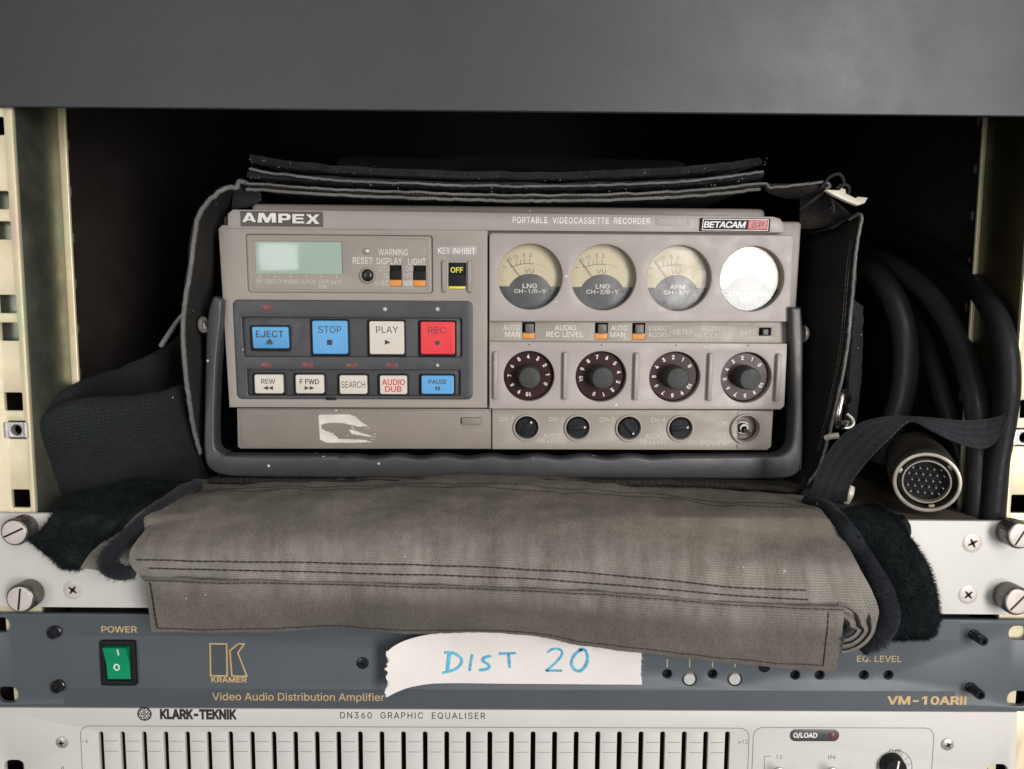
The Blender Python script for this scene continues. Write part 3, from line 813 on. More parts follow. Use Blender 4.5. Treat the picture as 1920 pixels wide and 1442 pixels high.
def hexpost(px, py, r, h, mt='black_gloss'):
    c = FK.p(px, py, h); R = FK.r(px, py, r, h); g = G()
    g.add(*lathe([(R * 1.1, 0), (R * 1.1, 1.0), (R, 1.2), (R, h - .4), (R * .9, h), (R * .55, h), (R * .5, h - 1.6)], c, 28))
    part("socket_bolt", g, m[mt], ka)
for x, y in ((97, 1189), (104, 1291)): hexpost(x, y, 11, 3)
for x, y in ((1845, 1203), (1839, 1304)): hexpost(x, y, 9.5, 7.5)

# ------------------------------------------------------------------ graphic equaliser
FE = Frame((0, -2.6, 0))
eq = thing("graphic_equaliser", "pale grey graphic equaliser with a row of black slider slots at the bottom", "equaliser", FE)
slots = [188.5 + 40.55 * k for k in range(30)]
def slot_outline(x, wd=9.0):
    a = FE.p(x, 1372); c_ = FE.p(x + 2 - (x - 188) / 588, 1400); s = FE.r(x, 1390, wd / 2)
    return rrect(a[0] - s, a[1] - 52, a[0] + s, a[1], s * .98, 6)
hs = [slot_outline(x) for x in slots]
hs += [rrect(*FE.rect(8, 1425, 46, 1455), 3.5, 6), rrect(*FE.rect(1850, 1433, 1890, 1463), 3.5, 6)]
o = [FE.p(0, 1327), FE.p(1905, 1335.5)]
g = G(); g.addme(plate([(-252, o[0][1] + .0), (FE.p(1908, 1335)[0], o[1][1]), (FE.p(1914, 1440)[0], -175), (-252, -175)], hs, -2.2, 0, .3)); part("faceplate", g, m['eq'], eq)
g = G(); g.addbm(box(-212, -172, 214, o[0][1] - 3, -200, -6, .5)); part("chassis", g, m['hole'], eq)
g = G(); T = FE.rect
text(g, "KLARK-TEKNIK", T(300, 1329.5, 444, 1349), .06, .046)
text(g, "DN360  GRAPHIC  EQUALISER", T(638, 1335.5, 910, 1348.5), .06, .004, space=1.18)
c = FE.p(271, 1338.5); R = FE.r(271, 1338, 12.3)
polyline(g, circ(c, R, 40), R * .22, .06, closed=True)
for k in range(4):
    a = math.pi / 4 + k * math.pi / 2
    q = (c[0] + R * .5 * math.cos(a), c[1] + R * .5 * math.sin(a))
    polyline(g, circ(q, R * .27, 20), R * .14, .06, closed=True)
    polyline(g, circ((c[0] + R * .84 * math.cos(a + math.pi / 4), c[1] + R * .84 * math.sin(a + math.pi / 4)), R * .09, 10), R * .14, .07, closed=True)
poly(g, circ(c, R * .11, 12), .06)
part("lettering", g, m['ink_black'], eq, smooth=0)
g = G()
def frame_line(x0, y0, x1, wd=.28, r=6):
    a, b = FE.p(x0, y0), FE.p(x1, y0 + (x1 - x0) * .0035); r = FE.r(960, 1380, r * 3)
    P = [(a[0], a[1] - 60)] + [(a[0] + r - r * math.cos(t), a[1] - r + r * math.sin(t)) for t in [math.pi / 2 * k / 6 for k in range(7)]]
    P += [(b[0] - r + r * math.sin(t), b[1] - r + r * math.cos(t)) for t in [math.pi / 2 * k / 6 for k in range(7)]] + [(b[0], b[1] - 60)]
    polyline(g, P, wd, .05)
frame_line(150, 1361, 1405, .3); frame_line(1413, 1364, 1752, .3)
for y in (1389, 1408):
    for x0, x1 in zip(slots, slots[1:]):
        line(g, FE.p(x0 + 8, y + x0 * .0025), FE.p(x1 - 8, y + x0 * .0025), .22, .05)
text(g, "+12", T(1384, 1387, 1402, 1395), .05, .0); text(g, "-6", T(153, 1386, 165, 1393), .05)
text(g, "12", T(1455, 1416, 1467, 1423), .05); text(g, "IN", T(1553, 1416, 1566, 1423), .05); text(g, "0dB", T(1667, 1404, 1689, 1413), .05)
polyline(g, [FE.p(1433, 1445), FE.p(1433, 1418), FE.p(1446, 1418)], .25, .05)
text(g, "A", T(113, 1437, 122, 1446), .05)
c = FE.p(1677, 1438); R = FE.r(1677, 1438, 33)
arc = [(c[0] + R * math.cos(t), c[1] + R * math.sin(t)) for t in [math.radians(-40 + 260 * k / 40) for k in range(41)]]
polyline(g, arc, .3, .05)
for k in range(11):
    t = math.radians(-40 + 26 * k); line(g, (c[0] + R * .72 * math.cos(t), c[1] + R * .72 * math.sin(t)), (c[0] + R * math.cos(t), c[1] + R * math.sin(t)), .22, .052)
part("scale_printing", g, mat("grey_printing", (0.12, 0.115, 0.11), .6, 0, .1, 300), eq, smooth=0)
g = G(); g.addme(plate(rrect(*T(1481, 1367.5, 1573, 1389.5), FE.r(1500, 1378, 10.5), 8), [], .01, .25, .08)); ol = part("overload_lamp", g, m['panel_dark'], eq)
g = G(); text(g, "O/LOAD", T(1487, 1373, 1532, 1384), .29, .022); part("lettering", g, m['ink_white'], ol, smooth=0)
g = G(); g.add(*lathe([(1.5, .2), (1.5, .5), (1.0, .9), (.4, 1.05)], FE.p(1560, 1378.5), 24)); part("lens", g, m['led_red'], ol)
c = FE.p(1680, 1443, 4.6); R = FE.r(1680, 1443, 20.5, 4.6)
g = G(); g.add(*lathe([(R * 1.12, .3), (R * 1.08, 1.5), (R * 1.0, 4.6), (R * .93, 5.1), (R * .3, 5.2)], c, 48)); kn = part("knob", g, m['black'], eq)
g = G(); line(g, (c[0] + .3, c[1] - .2), (c[0] - R * .1 + 1.4, c[1] + R * .88), .8, 5.25); part("pointer_line", g, m['ink_white'], kn, smooth=0)
for x in (1460, 1560):
    g = G(); p0 = FE.p(x, 1447, 0); g.add(*lathe([(2.6, .1), (2.6, 1.2), (2.2, 1.5)], p0, 24))
    V, Fc = tube([(p0[0], p0[1] - .3, 1), (p0[0] + .2, p0[1] + 1.3, 6), (p0[0] + .3, p0[1] + 2.3, 10.5)], [1.1, 1.6, 2.0], 16); g.add(V, Fc)
    part("toggle", g, m['steel'], eq)
cross_screw(FE, 117, 1391.5, 11.5, eq, ang=.2, dome=.9); cross_screw(FE, 1776, 1395, 12, eq, ang=.45, dome=.9)

# ------------------------------------------------------------------ the portable recorder
FV = Frame((0, 64, 80), yaw=1.7, tilt=2.5)
vt = thing("videocassette_recorder", "warm grey portable videocassette recorder with four round meters, standing in its open bag", "video recorder", FV)
R4, P4 = FV.rect, FV.p
def rr(x0, y0, x1, y1, r, w=0): return rrect(*R4(x0, y0, x1, y1, w), r)
# body behind the front
g = G()
u0, v0, u1, v1 = R4(424, 410, 1497, 640, -5); g.addbm(box(u0, v0, u1, v1, -190, -5, 1.6, 3))
a = R4(446, 640, 1452, 838, -5); g.addbm(box(a[0], a[1], a[2], v0 - .05, -190, -5, .8))
part("body", g, m['case'], vt)
g = G(); a = R4(470, 386, 1436, 420, -9); g.addbm(box(a[0], a[1], a[2], a[3], -180, -9, 3.0, 4)); part("lid", g, m['case'], vt)
# top rail of the front
g = G(); tp = [P4(*q) for q in ((427.5, 428.5), (427.5, 401), (437, 393), (700, 395.5), (1100, 401), (1450, 406.5), (1462, 410), (1468.5, 419), (1469.5, 436.5), (1100, 434), (917, 432.5))]
g.addme(plate(tp[::-1], [], -5, .6, .45)); tr_ = part("top_trim", g, m['case_light'], vt)
g = G(); text(g, "PORTABLE  VIDEOCASSETTE  RECORDER", R4(961, 407.5, 1219, 419.5, .6), .64, .012, space=1.1); part("lettering", g, m['ink_white'], tr_, smooth=0)
g = G(); b_ = R4(1228, 409, 1293, 424, .6); poly(g, [(b_[0], b_[1]), (b_[2], b_[1]), (b_[2], b_[3]), (b_[0], b_[3])], .63); part('model_field', g, m['case'], tr_, smooth=0)
g = G()
text(g, "CVR-35", R4(1237, 411.5, 1286, 421, .6), .66, .01); part("faded_lettering", g, m['ink_ghost'], tr_, smooth=0)
# maker's badge: dark tray with raised bright capitals
g = G(); g.addme(plate(rr(451, 396.5, 606, 425, .4, .6), [], .62, .9, .12)); bd = part("badge", g, m['badge_tray'], vt)
AM = {'A': ([[(0, 0), (.40, 1), (.66, 1), (1, 0), (.74, 0), (.685, .17), (.33, .17), (.245, 0)], [(.41, .36), (.63, .36), (.545, .70)]]),
      'M': ([[(0, 0), (0.09, 1), (.36, 1), (.53, .42), (.72, 1), (1.0, 1), (1.0, 0), (.78, 0), (.79, .66), (.60, 0), (.43, 0), (.25, .66), (.22, 0)]]),
      'P': ([[(0, 0), (.03, 1), (.78, 1), (.97, .86), (1, .6), (.9, .36), (.72, .28), (.29, .28), (.29, 0)], [(.29, .50), (.66, .50), (.72, .62), (.66, .76), (.29, .76)]]),
      'E': ([[(0, 0), (0.02, 1), (1, 1), (1, .78), (.29, .78), (.29, .62), (.92, .62), (.92, .42), (.29, .42), (.29, .22), (1, .22), (1, 0)]]),
      'X': ([[(0, 0), (.37, .52), (.05, 1), (.36, 1), (.54, .70), (.73, 1), (1.0, 1), (.68, .54), (1.0, 0), (.69, 0), (.50, .34), (.31, 0)]])}
g = G()
for ch, x0, x1, yt, yb in (('A', 454, 479.5, 399, 416.5), ('M', 482.5, 517, 399.5, 417.5), ('P', 521.5, 545, 400.5, 418), ('E', 548, 570, 401.5, 419), ('X', 572.5, 599, 402, 420)):
    b_ = R4(x0, yt, x1, yb, 2.2)
    P = [[(b_[0] + x * (b_[2] - b_[0]), b_[1] + y * (b_[3] - b_[1])) for x, y in lo] for lo in AM[ch]]
    g.addme(plate(P[0], P[1:], .8, 2.6, .12))
part("lettering", g, m['silver'], bd)
# format badge
g = G(); g.addme(plate(rr(1312, 409.5, 1443, 434, .3, .6), [], .62, 1.5, .15)); bt = part("badge", g, m['black'], vt)
g = G(); b_ = R4(1315.5, 411.5, 1440, 431.5, 1.5); polyline(g, [(b_[0] + .4, b_[1]), (b_[2], b_[1]), (b_[2], b_[3]), (b_[0] + .9, b_[3])], .42, 1.55, closed=True)
text(g, "BETACAM", R4(1319, 415, 1399, 427.5, 1.5), 1.6, .022, .18, .92); part("lettering", g, m['silver'], bt, smooth=0)
g = G(); poly(g, [P4(*q, 1.5) for q in ((1402, 429.5), (1437.5, 429.5), (1438, 413.5), (1404.5, 413.5))], 1.57); fl = part("red_field", g, m['badge_red'], bt, smooth=0)
g = G(); text(g, "SP", R4(1409, 416, 1433, 427.5, 1.5), 1.62, .012, .18); part("lettering", g, m['badge_tray'], fl, smooth=0)

# left front plate: openings for the display window and the key-inhibit slot
g = G(); o4 = R4(417, 426.5, 914, 764.5); tap = 1.2
ol_ = [(o4[0] + tap * 1.1, o4[1]), (o4[2], o4[1]), (o4[2], o4[3] - .3), (o4[0] + 2, o4[3] + .6), (o4[0], o4[3] - 1.4)]
g.addme(plate(ol_, [rr(462, 440.5, 811, 549, 1.5), rr(841, 493, 873.5, 542, .2), rr(443, 566, 883, 746, 2)], -4, 0, .5, 3))
part("front_plate", g, m['case'], vt)
g = G(); g.addbm(box(*R4(835, 488, 880, 547, -3)[:2], *R4(835, 488, 880, 547, -3)[2:], -4.2, -3.2, .1)); part("slot_floor", g, m['hole'], vt)
# display window
g = G(); g.addme(plate(rrect(*[a + d for a, d in zip(R4(462, 440.5, 811, 549), (.12, .12, -.12, -.12))], 1.4), [rr(478, 452.5, 641.5, 514, .9, -1.4), rr(731, 497.5, 753, 537, .15, -1.4), rr(775, 498, 798.5, 537.5, .15, -1.4)], -2.6, -1.5, .2)); dw = part("display_panel", g, m['case_strip'], vt)
g = G(); b_ = R4(474.5, 447, 801, 543, -1.5)
for q in ([(b_[0], b_[1]), (b_[2], b_[1]), (b_[2], b_[3]), (b_[0], b_[3])],): polyline(g, q, .25, -1.46, closed=True)
part("groove", g, m['case_dark'], dw, smooth=0)
g = G(); b_ = R4(474, 448, 646, 518, -2.5); g.addbm(box(*b_[:2], *b_[2:], -3.4, -2.3, .1)); part("display", g, m['lcd'], vt)
g = G(); W_ = -1.45
for s, q in (("WARNING", (709, 467, 765, 479)), ("RESET", (661, 482.5, 699, 495)), ("DISPLAY", (706, 483.5, 754, 496)), ("LIGHT", (765, 484.5, 798.5, 497))):
    text(g, s, R4(*q, W_), W_, .012)
part("lettering", g, m['ink_faded'], dw, smooth=0)
g = G()
for s, q in (("CTL", (711, 499, 728, 508.5)), ("TC", (718, 513, 728, 521.5)), ("U-BIT", (703.5, 526, 728, 535.5)), ("ON", (760, 499, 773.5, 508.5)), ("OFF", (756, 512.5, 774, 521.5)),
             ("RF", (481, 523.5, 493, 531)), ("SERVO", (497, 523.5, 527, 531.5)), ("HUMID", (531, 523.5, 560, 532)), ("SLACK", (563.5, 524, 593, 532)), ("TAPE", (597, 524.5, 617, 532.5)), ("BATT", (620, 525, 641, 533)), ("END", (598, 534, 616, 541))):
    text(g, s, R4(*q, W_), W_, .01)
for x in (487.5, 516, 545, 574, 602.5, 631): line(g, P4(x, 516, W_), P4(x, 521, W_), .55, W_)
part("lettering", g, m['ink_ghost'], dw, smooth=0)
g = G(); g.addbm(box(*R4(755.5, 526, 773, 536, W_)[:2], *R4(755.5, 526, 773, 536, W_)[2:], -1.55, -1.35, .05)); part("blank_label", g, m['label_grey'], dw)
def lamp(px, py, r, w, mt='led_clear', parent=None):
    g = G(); R = FV.r(px, py, r, w); g.add(*lathe([(R, w - .5), (R, w + .1), (R * .85, w + R * .45), (R * .5, w + R * .72), (R * .15, w + R * .8)], P4(px, py, w), 24)); return part("indicator_lamp", g, m[mt], parent or vt)
lamp(688, 471, 7, -1.5)
g = G(); c = P4(689, 516.5, -1); R = FV.r(689, 516, 14.5, -1)
g.add(*lathe([(R, -1.6), (R, -.5), (R * .94, -.1), (R * .84, -.1), (R * .78, -.5), (R * .76, -1.5)], c, 40, cap=False)); rs = part("reset_button", g, m['case'], vt)
g = G(); R *= .77; g.add(*lathe([(R, -1.6), (R * .98, -.9), (R * .85, -.3), (R * .5, .05), (R * .15, .12)], c, 36)); part("button_cap", g, m['black_gloss'], rs)
def slide(x0, y0, x1, y1, ys, ye, slider, w, base='orange', ymid=None, sx=(0, 0)):
    """slide switch: dark cavity, coloured floor below, raised slider"""
    b_ = R4(x0 - 1, y0 - 1, x1 + 1, y1 + 1, w - .8); g = G(); g.addbm(box(*b_[:2], *b_[2:], w - 3.2, w - 2.2, 0)); o = part("slide_switch", g, m['hole'], vt)
    b_ = R4(x0 + .5, ymid or ye, x1 - .5, y1 - .5, w); g = G(); g.addbm(box(*b_[:2], *b_[2:], w - 2.3, w - .25, .12)); part("coloured_floor", g, m[base], o)
    b_ = R4(x0 + sx[0], ys, x1 + sx[1], ye, w + .9); g = G(); g.addbm(box(*b_[:2], *b_[2:], w - 2.1, w + .9, .35, 3)); part("slider", g, m[slider], o)
    return o
slide(731, 497.5, 753, 537, 507, 524.5, 'black', -1.5); slide(775, 498, 798.5, 537.5, 508, 525, 'black', -1.5)
ki = slide(841, 493, 873.5, 542, 514, 536.5, 'black', -.6, 'ink_yellow')
g = G(); b_ = R4(841, 493, 873.5, 514, -2); g.addbm(box(*b_[:2], *b_[2:], -3, -1.9, .1)); part("window", g, m['black'], ki)
g = G(); text(g, "OFF", R4(845, 501, 868, 511.5, -1.9), -1.86, .02); part("lettering", g, m['ink_yellow'], ki, smooth=0)
g = G(); b_ = R4(819, 460.5, 893.5, 479.5); g.addbm(box(*b_[:2], *b_[2:], -.1, .12, .06)); il = part("inhibit_label", g, m['case_light'], vt)
g = G(); text(g, "KEY INHIBIT", R4(821.5, 464.5, 891, 476), .15, .004); part("lettering", g, m['ink_white'], il, smooth=0)
def rib(x0, y0, x1, y1, w0, w1, mt='case_light', name="guard_rib"):
    b_ = R4(x0, y0, x1, y1, w1); g = G(); bm = box(*b_[:2], *b_[2:], w0, w1, min((b_[2] - b_[0]) * .32, 1.0), 3)
    cy_ = (b_[1] + b_[3]) / 2; hl = (b_[3] - b_[1]) / 2
    for v in bm.verts:
        if v.co.z > w0 + .5: v.co.z -= ((v.co.y - cy_) / hl) ** 4 * (w1 - w0) * .45
    g.addbm(bm); return part(name, g, m[mt], vt)
rib(828, 488, 836, 548, -.1, 2.2, 'case'); rib(876, 489, 884.5, 549, -.1, 2.2, 'case')

# transport keys
g = G(); wells = [rr(455, 596, 866, 669, 1.2, 1), rr(464, 694, 863, 742, 1.0, 1)]
g.addme(plate(rrect(*R4(440, 563, 886, 749, 1), 3.0, 8), wells, -3, 1.0, .7, 3)); cpn = part("key_panel", g, m['panel_dark'], vt)
g = G(); b_ = R4(441, 565, 884, 747, -1.4); g.addbm(box(*b_[:2], *b_[2:], -3.6, -1.5, .1)); part("well_floor", g, m['well'], cpn)
def key(x0, y0, x1, y1, mt, w=1.9, slope=0, label=None):
    b_ = R4(x0, y0, x1, y1, w); g = G()
    kw = plate(rrect(*b_, 1.05, 5), [], -2, w, .5, 4)
    if slope:
        for v in kw.vertices:
            if v.co.z > 0 and v.co.y < b_[1] + (b_[3] - b_[1]) * .3: v.co.z -= slope * (1 - (v.co.y - b_[1]) / ((b_[3] - b_[1]) * .3))
    g.addme(kw)
    o = part("key", g, m[mt], vt)
    if label: o["label"] = label
    # dark gap collar round the key
    g = G(); c4 = R4(x0 - 3.5, y0 - 3, x1 + 3, y1 + 4.5, 0); i4 = (b_[0] - .12, b_[1] - .12, b_[2] + .12, b_[3] + .12)
    g.addme(plate(rrect(*c4, .9), [rrect(*i4, 1.1)], -1.6, -.2, .2)); part("collar", g, m['black'], o)
    return o, w
k1, w = key(472.5, 613, 540.5, 654, 'blue', 1.9, 1.3, "blue eject key, lower than its row"); k1s = w
keys = [(k1, "EJECT", (480, 620, 531.5, 632.5), 'ink_dark', 0)]
for q, mt, lab, s, tq, ink, bold in (((585.5, 601.5, 651.5, 664), 'blue', "blue square stop key", "STOP", (596.5, 611.5, 640, 624.5), 'ink_dark', 0), ((692.5, 602.5, 757.5, 664.5), 'cream', "cream square play key", "PLAY", (705, 612, 746.5, 624.5), 'ink_dark', 0),
        ((788.5, 603.5, 853, 664.5), 'red', "red square record key", "REC", (802.5, 613, 836, 625.5), 'ink_dark', 0), ((477, 702.5, 530.5, 738), 'cream', "cream rewind key", "REW", (489.5, 710.5, 516, 719.5), 'ink_dark', .006),
        ((554, 703, 607, 738), 'cream', "cream fast forward key", "F FWD", (562, 711, 598, 720.5), 'ink_dark', .016), ((636.5, 704, 688, 739), 'cream', "cream search key", "SEARCH", (640, 715, 684.5, 727.5), 'ink_dark', 0),
        ((712, 704.5, 763, 739.5), 'cream', "cream key with red print", "AUDIO", (716, 711, 759.5, 722.5), 'ink_red', .02), ((790, 704.5, 851, 739), 'blue', "blue pause key", "PAUSE", (803.5, 711.5, 838, 720.5), 'ink_dark', .012)):
    o_, w = key(*q, mt, label=lab); keys.append((o_, s, tq, ink, bold))
for o_, s, tq, ink, bold in keys:
    g = G(); ww = 1.96; text(g, s, R4(*tq, ww), ww, bold)
    tri = lambda *q: poly(g, [P4(*z, ww) for z in q], ww)
    if s == "EJECT": tri((499.5, 642), (511.5, 642), (505.5, 635)); tri((499.5, 645.5), (511.5, 645.5), (511.5, 643.3), (499.5, 643.3))
    if s == "STOP": tri((613, 647), (623, 647), (623, 637), (613, 637))
    if s == "PLAY": tri((721.5, 646.5), (733, 642), (721.5, 637))
    if s == "REC": poly(g, circ(P4(820, 643, ww), FV.r(820, 643, 4.6, ww), 24), ww)
    if s == "REW": tri((493, 727.5), (502.5, 731.5), (502.5, 723.5)); tri((502.5, 727.5), (512, 731.5), (512, 723.5))
    if s == "F FWD": tri((571, 731.5), (580.5, 727.7), (571, 723.8)); tri((580.5, 731.5), (590, 727.7), (580.5, 723.8))
    if s == "AUDIO": text(g, "DUB", R4(722, 724, 753, 735, ww), ww, .02)
    if s == "PAUSE": tri((816.5, 732), (819.7, 732), (819.7, 724.8), (816.5, 724.8)); tri((821.5, 732), (824.7, 732), (824.7, 724.8), (821.5, 724.8))
    part("lettering", g, m[ink], o_, smooth=0)
for q in ((490.5, 571.5, 512, 581), (488, 680, 508, 690), (565.5, 680, 587, 689.5), (649, 681, 670, 690.5), (725, 681, 746, 690.5)):
    b_ = R4(*q, 1.0); g = G(); g.addbm(box(*b_[:2], *b_[2:], .8, 1.12, .08)); part("tally_window", g, m['led_red'], vt)
lamp(721.5, 580, 5, 1.0); lamp(820, 580, 5, 1.0); lamp(820, 685, 4, 1.0)
b_ = R4(611, 744.5, 630, 750, 1); g = G(); g.addbm(box(*b_[:2], *b_[2:], .2, 1.1, .05)); part("notch", g, m['black'], vt)

# meter plate
MET = [(994, 519.3, 61), (1132, 520.5, 61), (1273.5, 522, 60.5), (1410.3, 523, 60)]
WM = 2.0
g = G(); mp_ = [P4(*q, WM) for q in ((917.5, 602.5), (1480.5, 603.5), (1483, 560), (1488.5, 446), (1486, 441), (1300, 440), (922, 437), (917.5, 442))]
g.addme(plate(mp_, [circ(P4(x, y, WM), FV.r(x, y, r, WM), 72) for x, y, r in MET], -4, WM, .5, 3)); part("meter_plate", g, m['case_light'], vt)
def meter(i, cx_, cy_, r, lines):
    c = P4(cx_, cy_, WM); R = FV.r(cx_, cy_, r, WM) + .05
    wf = -4.6; wg = -2.4
    k_ = R / r                                        # mm per pixel at the plate
    g = G(); g.add(*lathe([(R + 1.2, wf - 1.2), (R + 1.2, wf)], c, 64, cap=False))
    g.add(*lathe([(R + 1.2, wf - .6), (.5, wf - .6)], c, 64)); o = part("level_meter", g, m['hole'], vt)
    # card: cream upper part, dark lower mask with a dome
    cy0 = c[1] - 18.0 * k_ * 1.0
    g = G(); poly(g, circ(c, R + 1, 64), wf); part("card", g, m['meter_cream'], o, smooth=0)
    dr = 43 * k_; dc = (c[0] + .3, c[1] - 37 * k_)
    P = []
    a0 = math.asin((cy0 - dc[1]) / dr)
    for k in range(25):
        t = a0 + (math.pi - 2 * a0) * k / 24; P.append((dc[0] + dr * math.cos(t), dc[1] + dr * math.sin(t)))
    s = math.asin((cy0 - c[1]) / (R + .9))
    for k in range(33):
        t = math.pi - s + (math.pi + 2 * s) * k / 32; P.append((c[0] + (R + .9) * math.cos(t), c[1] + (R + .9) * math.sin(t)))
    g = G(); g.addme(plate(P, [], wf + .1, wf + .9, .1)); mk = part("mask", g, m['meter_grey'], o)
    g = G()
    for sx in (-1, 1): g.add(*lathe([(.75, wf + .8), (.7, wf + 1.15), (.3, wf + 1.25)], (c[0] + sx * 41 * k_, c[1] - 25.5 * k_), 16))
    part("rivet", g, m['meter_grey'], mk)
    # scale
    ac = (c[0] - 1 * k_, c[1] - 66 * k_); ar = 91 * k_; g = G()
    pa = lambda d: (ac[0] + ar * math.sin(math.radians(d)), ac[1] + ar * math.cos(math.radians(d)))
    polyline(g, [pa(d) for d in range(-22, 8, 2)], .3, wf + .03)
    for d, l in ((-22, 9), (-15, 9), (-10, 9), (-5.5, 9), (0.5, 9)):
        q = pa(d); s_ = math.radians(d * .55); line(g, q, (q[0] + l * k_ * math.sin(s_), q[1] + l * k_ * math.cos(s_)), .26, wf + .035)
    def tx(s, du, dv, h, rot=0, wd=None):
        wd = wd or h * .62 * len(s); u, v = c[0] + du * k_, c[1] + dv * k_
        text(g, s, (u - wd * k_ / 2, v - h * k_ / 2, u + wd * k_ / 2, v + h * k_ / 2), wf + .04, 0, rot=((u, v), math.radians(rot)) if rot else None)
    tx("20", -39, 32, 7.5, 28); tx("10", -27, 37, 7.5, 14); tx("5", -10.5, 40, 7.5, 4); tx("3", 1.5, 40.5, 7.5); tx("VU", -1, 11.5, 7.5, 0, 17)
    line(g, (c[0] - 51 * k_, c[1] + 18.5 * k_), (c[0] - 44 * k_, c[1] + 18 * k_), .3, wf + .03)
    line(g, (c[0] + 43 * k_, c[1] + 18.5 * k_), (c[0] + 48 * k_, c[1] + 18.5 * k_), .25, wf + .03)
    part("scale_printing", g, m['meter_ink'], o, smooth=0)
    g = G(); polyline(g, [pa(d) for d in range(8, 22, 2)], .45, wf + .03); part("scale_red_arc", g, m['meter_red'], o, smooth=0)
    g = G(); g.add(*tube([(c[0] - 41 * k_, c[1] + 31 * k_, wf + .9), (c[0] - 17 * k_, c[1] - 1 * k_, wf + .9)], .13, 6)); part("needle", g, m['meter_ink'], o)
    g = G()
    for s, q in lines: text(g, s, R4(*q, wf + .95), wf + .95, .012)
    part("lettering", g, m['ink_white'], mk, smooth=0)
    g = G(); g.add(*lathe([(R + .6, wg - .5), (R + .6, wg)], c, 64, cap=False)); poly(g, circ(c, R + .6, 64), wg)
    part("glass", g, m['glass_hazy' if i == 2 else 'glass'], o, smooth=0)  # third meter's window glare put in as extra haze of its glass
meter(0, *MET[0], [("LNG", (980, 531.5, 1007, 540.5)), ("CH-1/R-Y", (964, 542, 1024, 550.5))])
meter(1, *MET[1], [("LNG", (1117, 532.5, 1143.5, 541.5)), ("CH-2/B-Y", (1099.5, 543, 1160, 552))])
meter(2, *MET[2], [("AFM", (1256, 534, 1284, 542.5)), ("CH-3/Y", (1244.5, 544.5, 1293, 553))])
meter(3, *MET[3], [("AFM", (1391, 536, 1418, 544)), ("CH-4 VIDEO", (1367, 546.5, 1440, 555)), ("BATT", (1388, 557.5, 1419, 566))])

# switch strip
ws = -1.4
sws = [(979, 604, 1003, 635.5), (1115.5, 605, 1139.5, 636.5), (1185.5, 605.5, 1209.5, 637)]
g = G(); b_ = R4(917.5, 602, 1475.5, 642, ws)
g.addme(plate([(b_[0], b_[1]), (b_[2], b_[1]), (b_[2] + .4, b_[3]), (b_[0], b_[3])], [rrect(*R4(*q, ws), .15) for q in sws] + [rrect(*R4(1423, 614.5, 1446, 629.5, ws), .15)], -4.5, ws, .25)); ss = part("switch_strip", g, m['case_strip'], vt)
g = G(); q0, q1 = P4(1469.5, 606, ws), P4(1468, 640, ws); line(g, q0, q1, .25, ws + .03); part("groove", g, m['case_dark'], ss, smooth=0)
for x0, y0, x1, y1 in sws: slide(x0, y0, x1, y1, y0 + 3, y0 + 20.5, 'slider_grey', ws, 'orange', y0 + 20, sx=(6, -2))
slide(1423, 614.5, 1446, 629.5, 617.5, 628.5, 'slider_grey', ws, 'hole', 627, sx=(8, -5))
g = G(); W_ = ws + .05
for s, q in (("AUTO", (943.5, 609, 975, 619)), ("MAN", (947, 622, 975, 632)), ("AUDIO", (1040, 609.5, 1080, 619.5)), ("REC LEVEL", (1024, 622, 1094, 632)), ("AUTO", (1145.5, 610, 1176, 620)), ("MAN", (1144, 623, 1172, 632.5))):
    text(g, s, R4(*q, W_), W_, .012)
part("lettering", g, m['ink_faded'], ss, smooth=0)
g = G()
for s, q in (("VIDEO", (1215, 610.5, 1251, 620)), ("AUDIO", (1215, 623, 1251, 632.5)), ("METER", (1262, 617.5, 1299, 627)), ("AUDIO", (1315, 611.5, 1355, 621)), ("REC LEVEL", (1303, 624, 1371, 633.5)), ("BATT", (1387.5, 620, 1417, 628.5))):
    text(g, s, R4(*q, W_), W_, .01)
polyline(g, [P4(*q, W_) for q in ((1253, 612), (1256, 613), (1256, 630), (1253, 631))], .3, W_); line(g, P4(1256, 621.8, W_), P4(1260, 621.8, W_), .3, W_)
part("faded_lettering", g, m['ink_ghost'], ss, smooth=0)

# level-knob plate
KN = [(992, 705.5, 47.3, 4, -2), (1127, 706.3, 47.5, 7, -10), (1265.3, 707.2, 47.5, 2, -2), (1399.3, 708.2, 47.3, 2, -8)]
g = G(); kp = [P4(*q, WM) for q in ((917.5, 766), (925, 767), (1464, 768), (1471, 761), (1476.5, 644.5), (1200, 642.5), (917.5, 640.5))]
g.addme(plate(kp, [circ(P4(x, y, WM), FV.r(x, y, r, WM), 64) for x, y, r, *_ in KN], -4, WM, .5, 3)); kpl = part("knob_plate", g, m['case_light'], vt)
g = G()
for x in (992, 1128, 1267.5, 1402): poly(g, circ(P4(x, 646.5 + (x - 992) * .004, WM), .45, 12), WM + .03)
part("index_dot", g, m['ink_dark'], kpl, smooth=0)
for x0, y0 in ((925, 660), (1056.5, 661), (1190.5, 662), (1330, 663), (1458, 664)): rib(x0, y0, x0 + 8.2, y0 + 90, WM - .1, WM + 4.2)
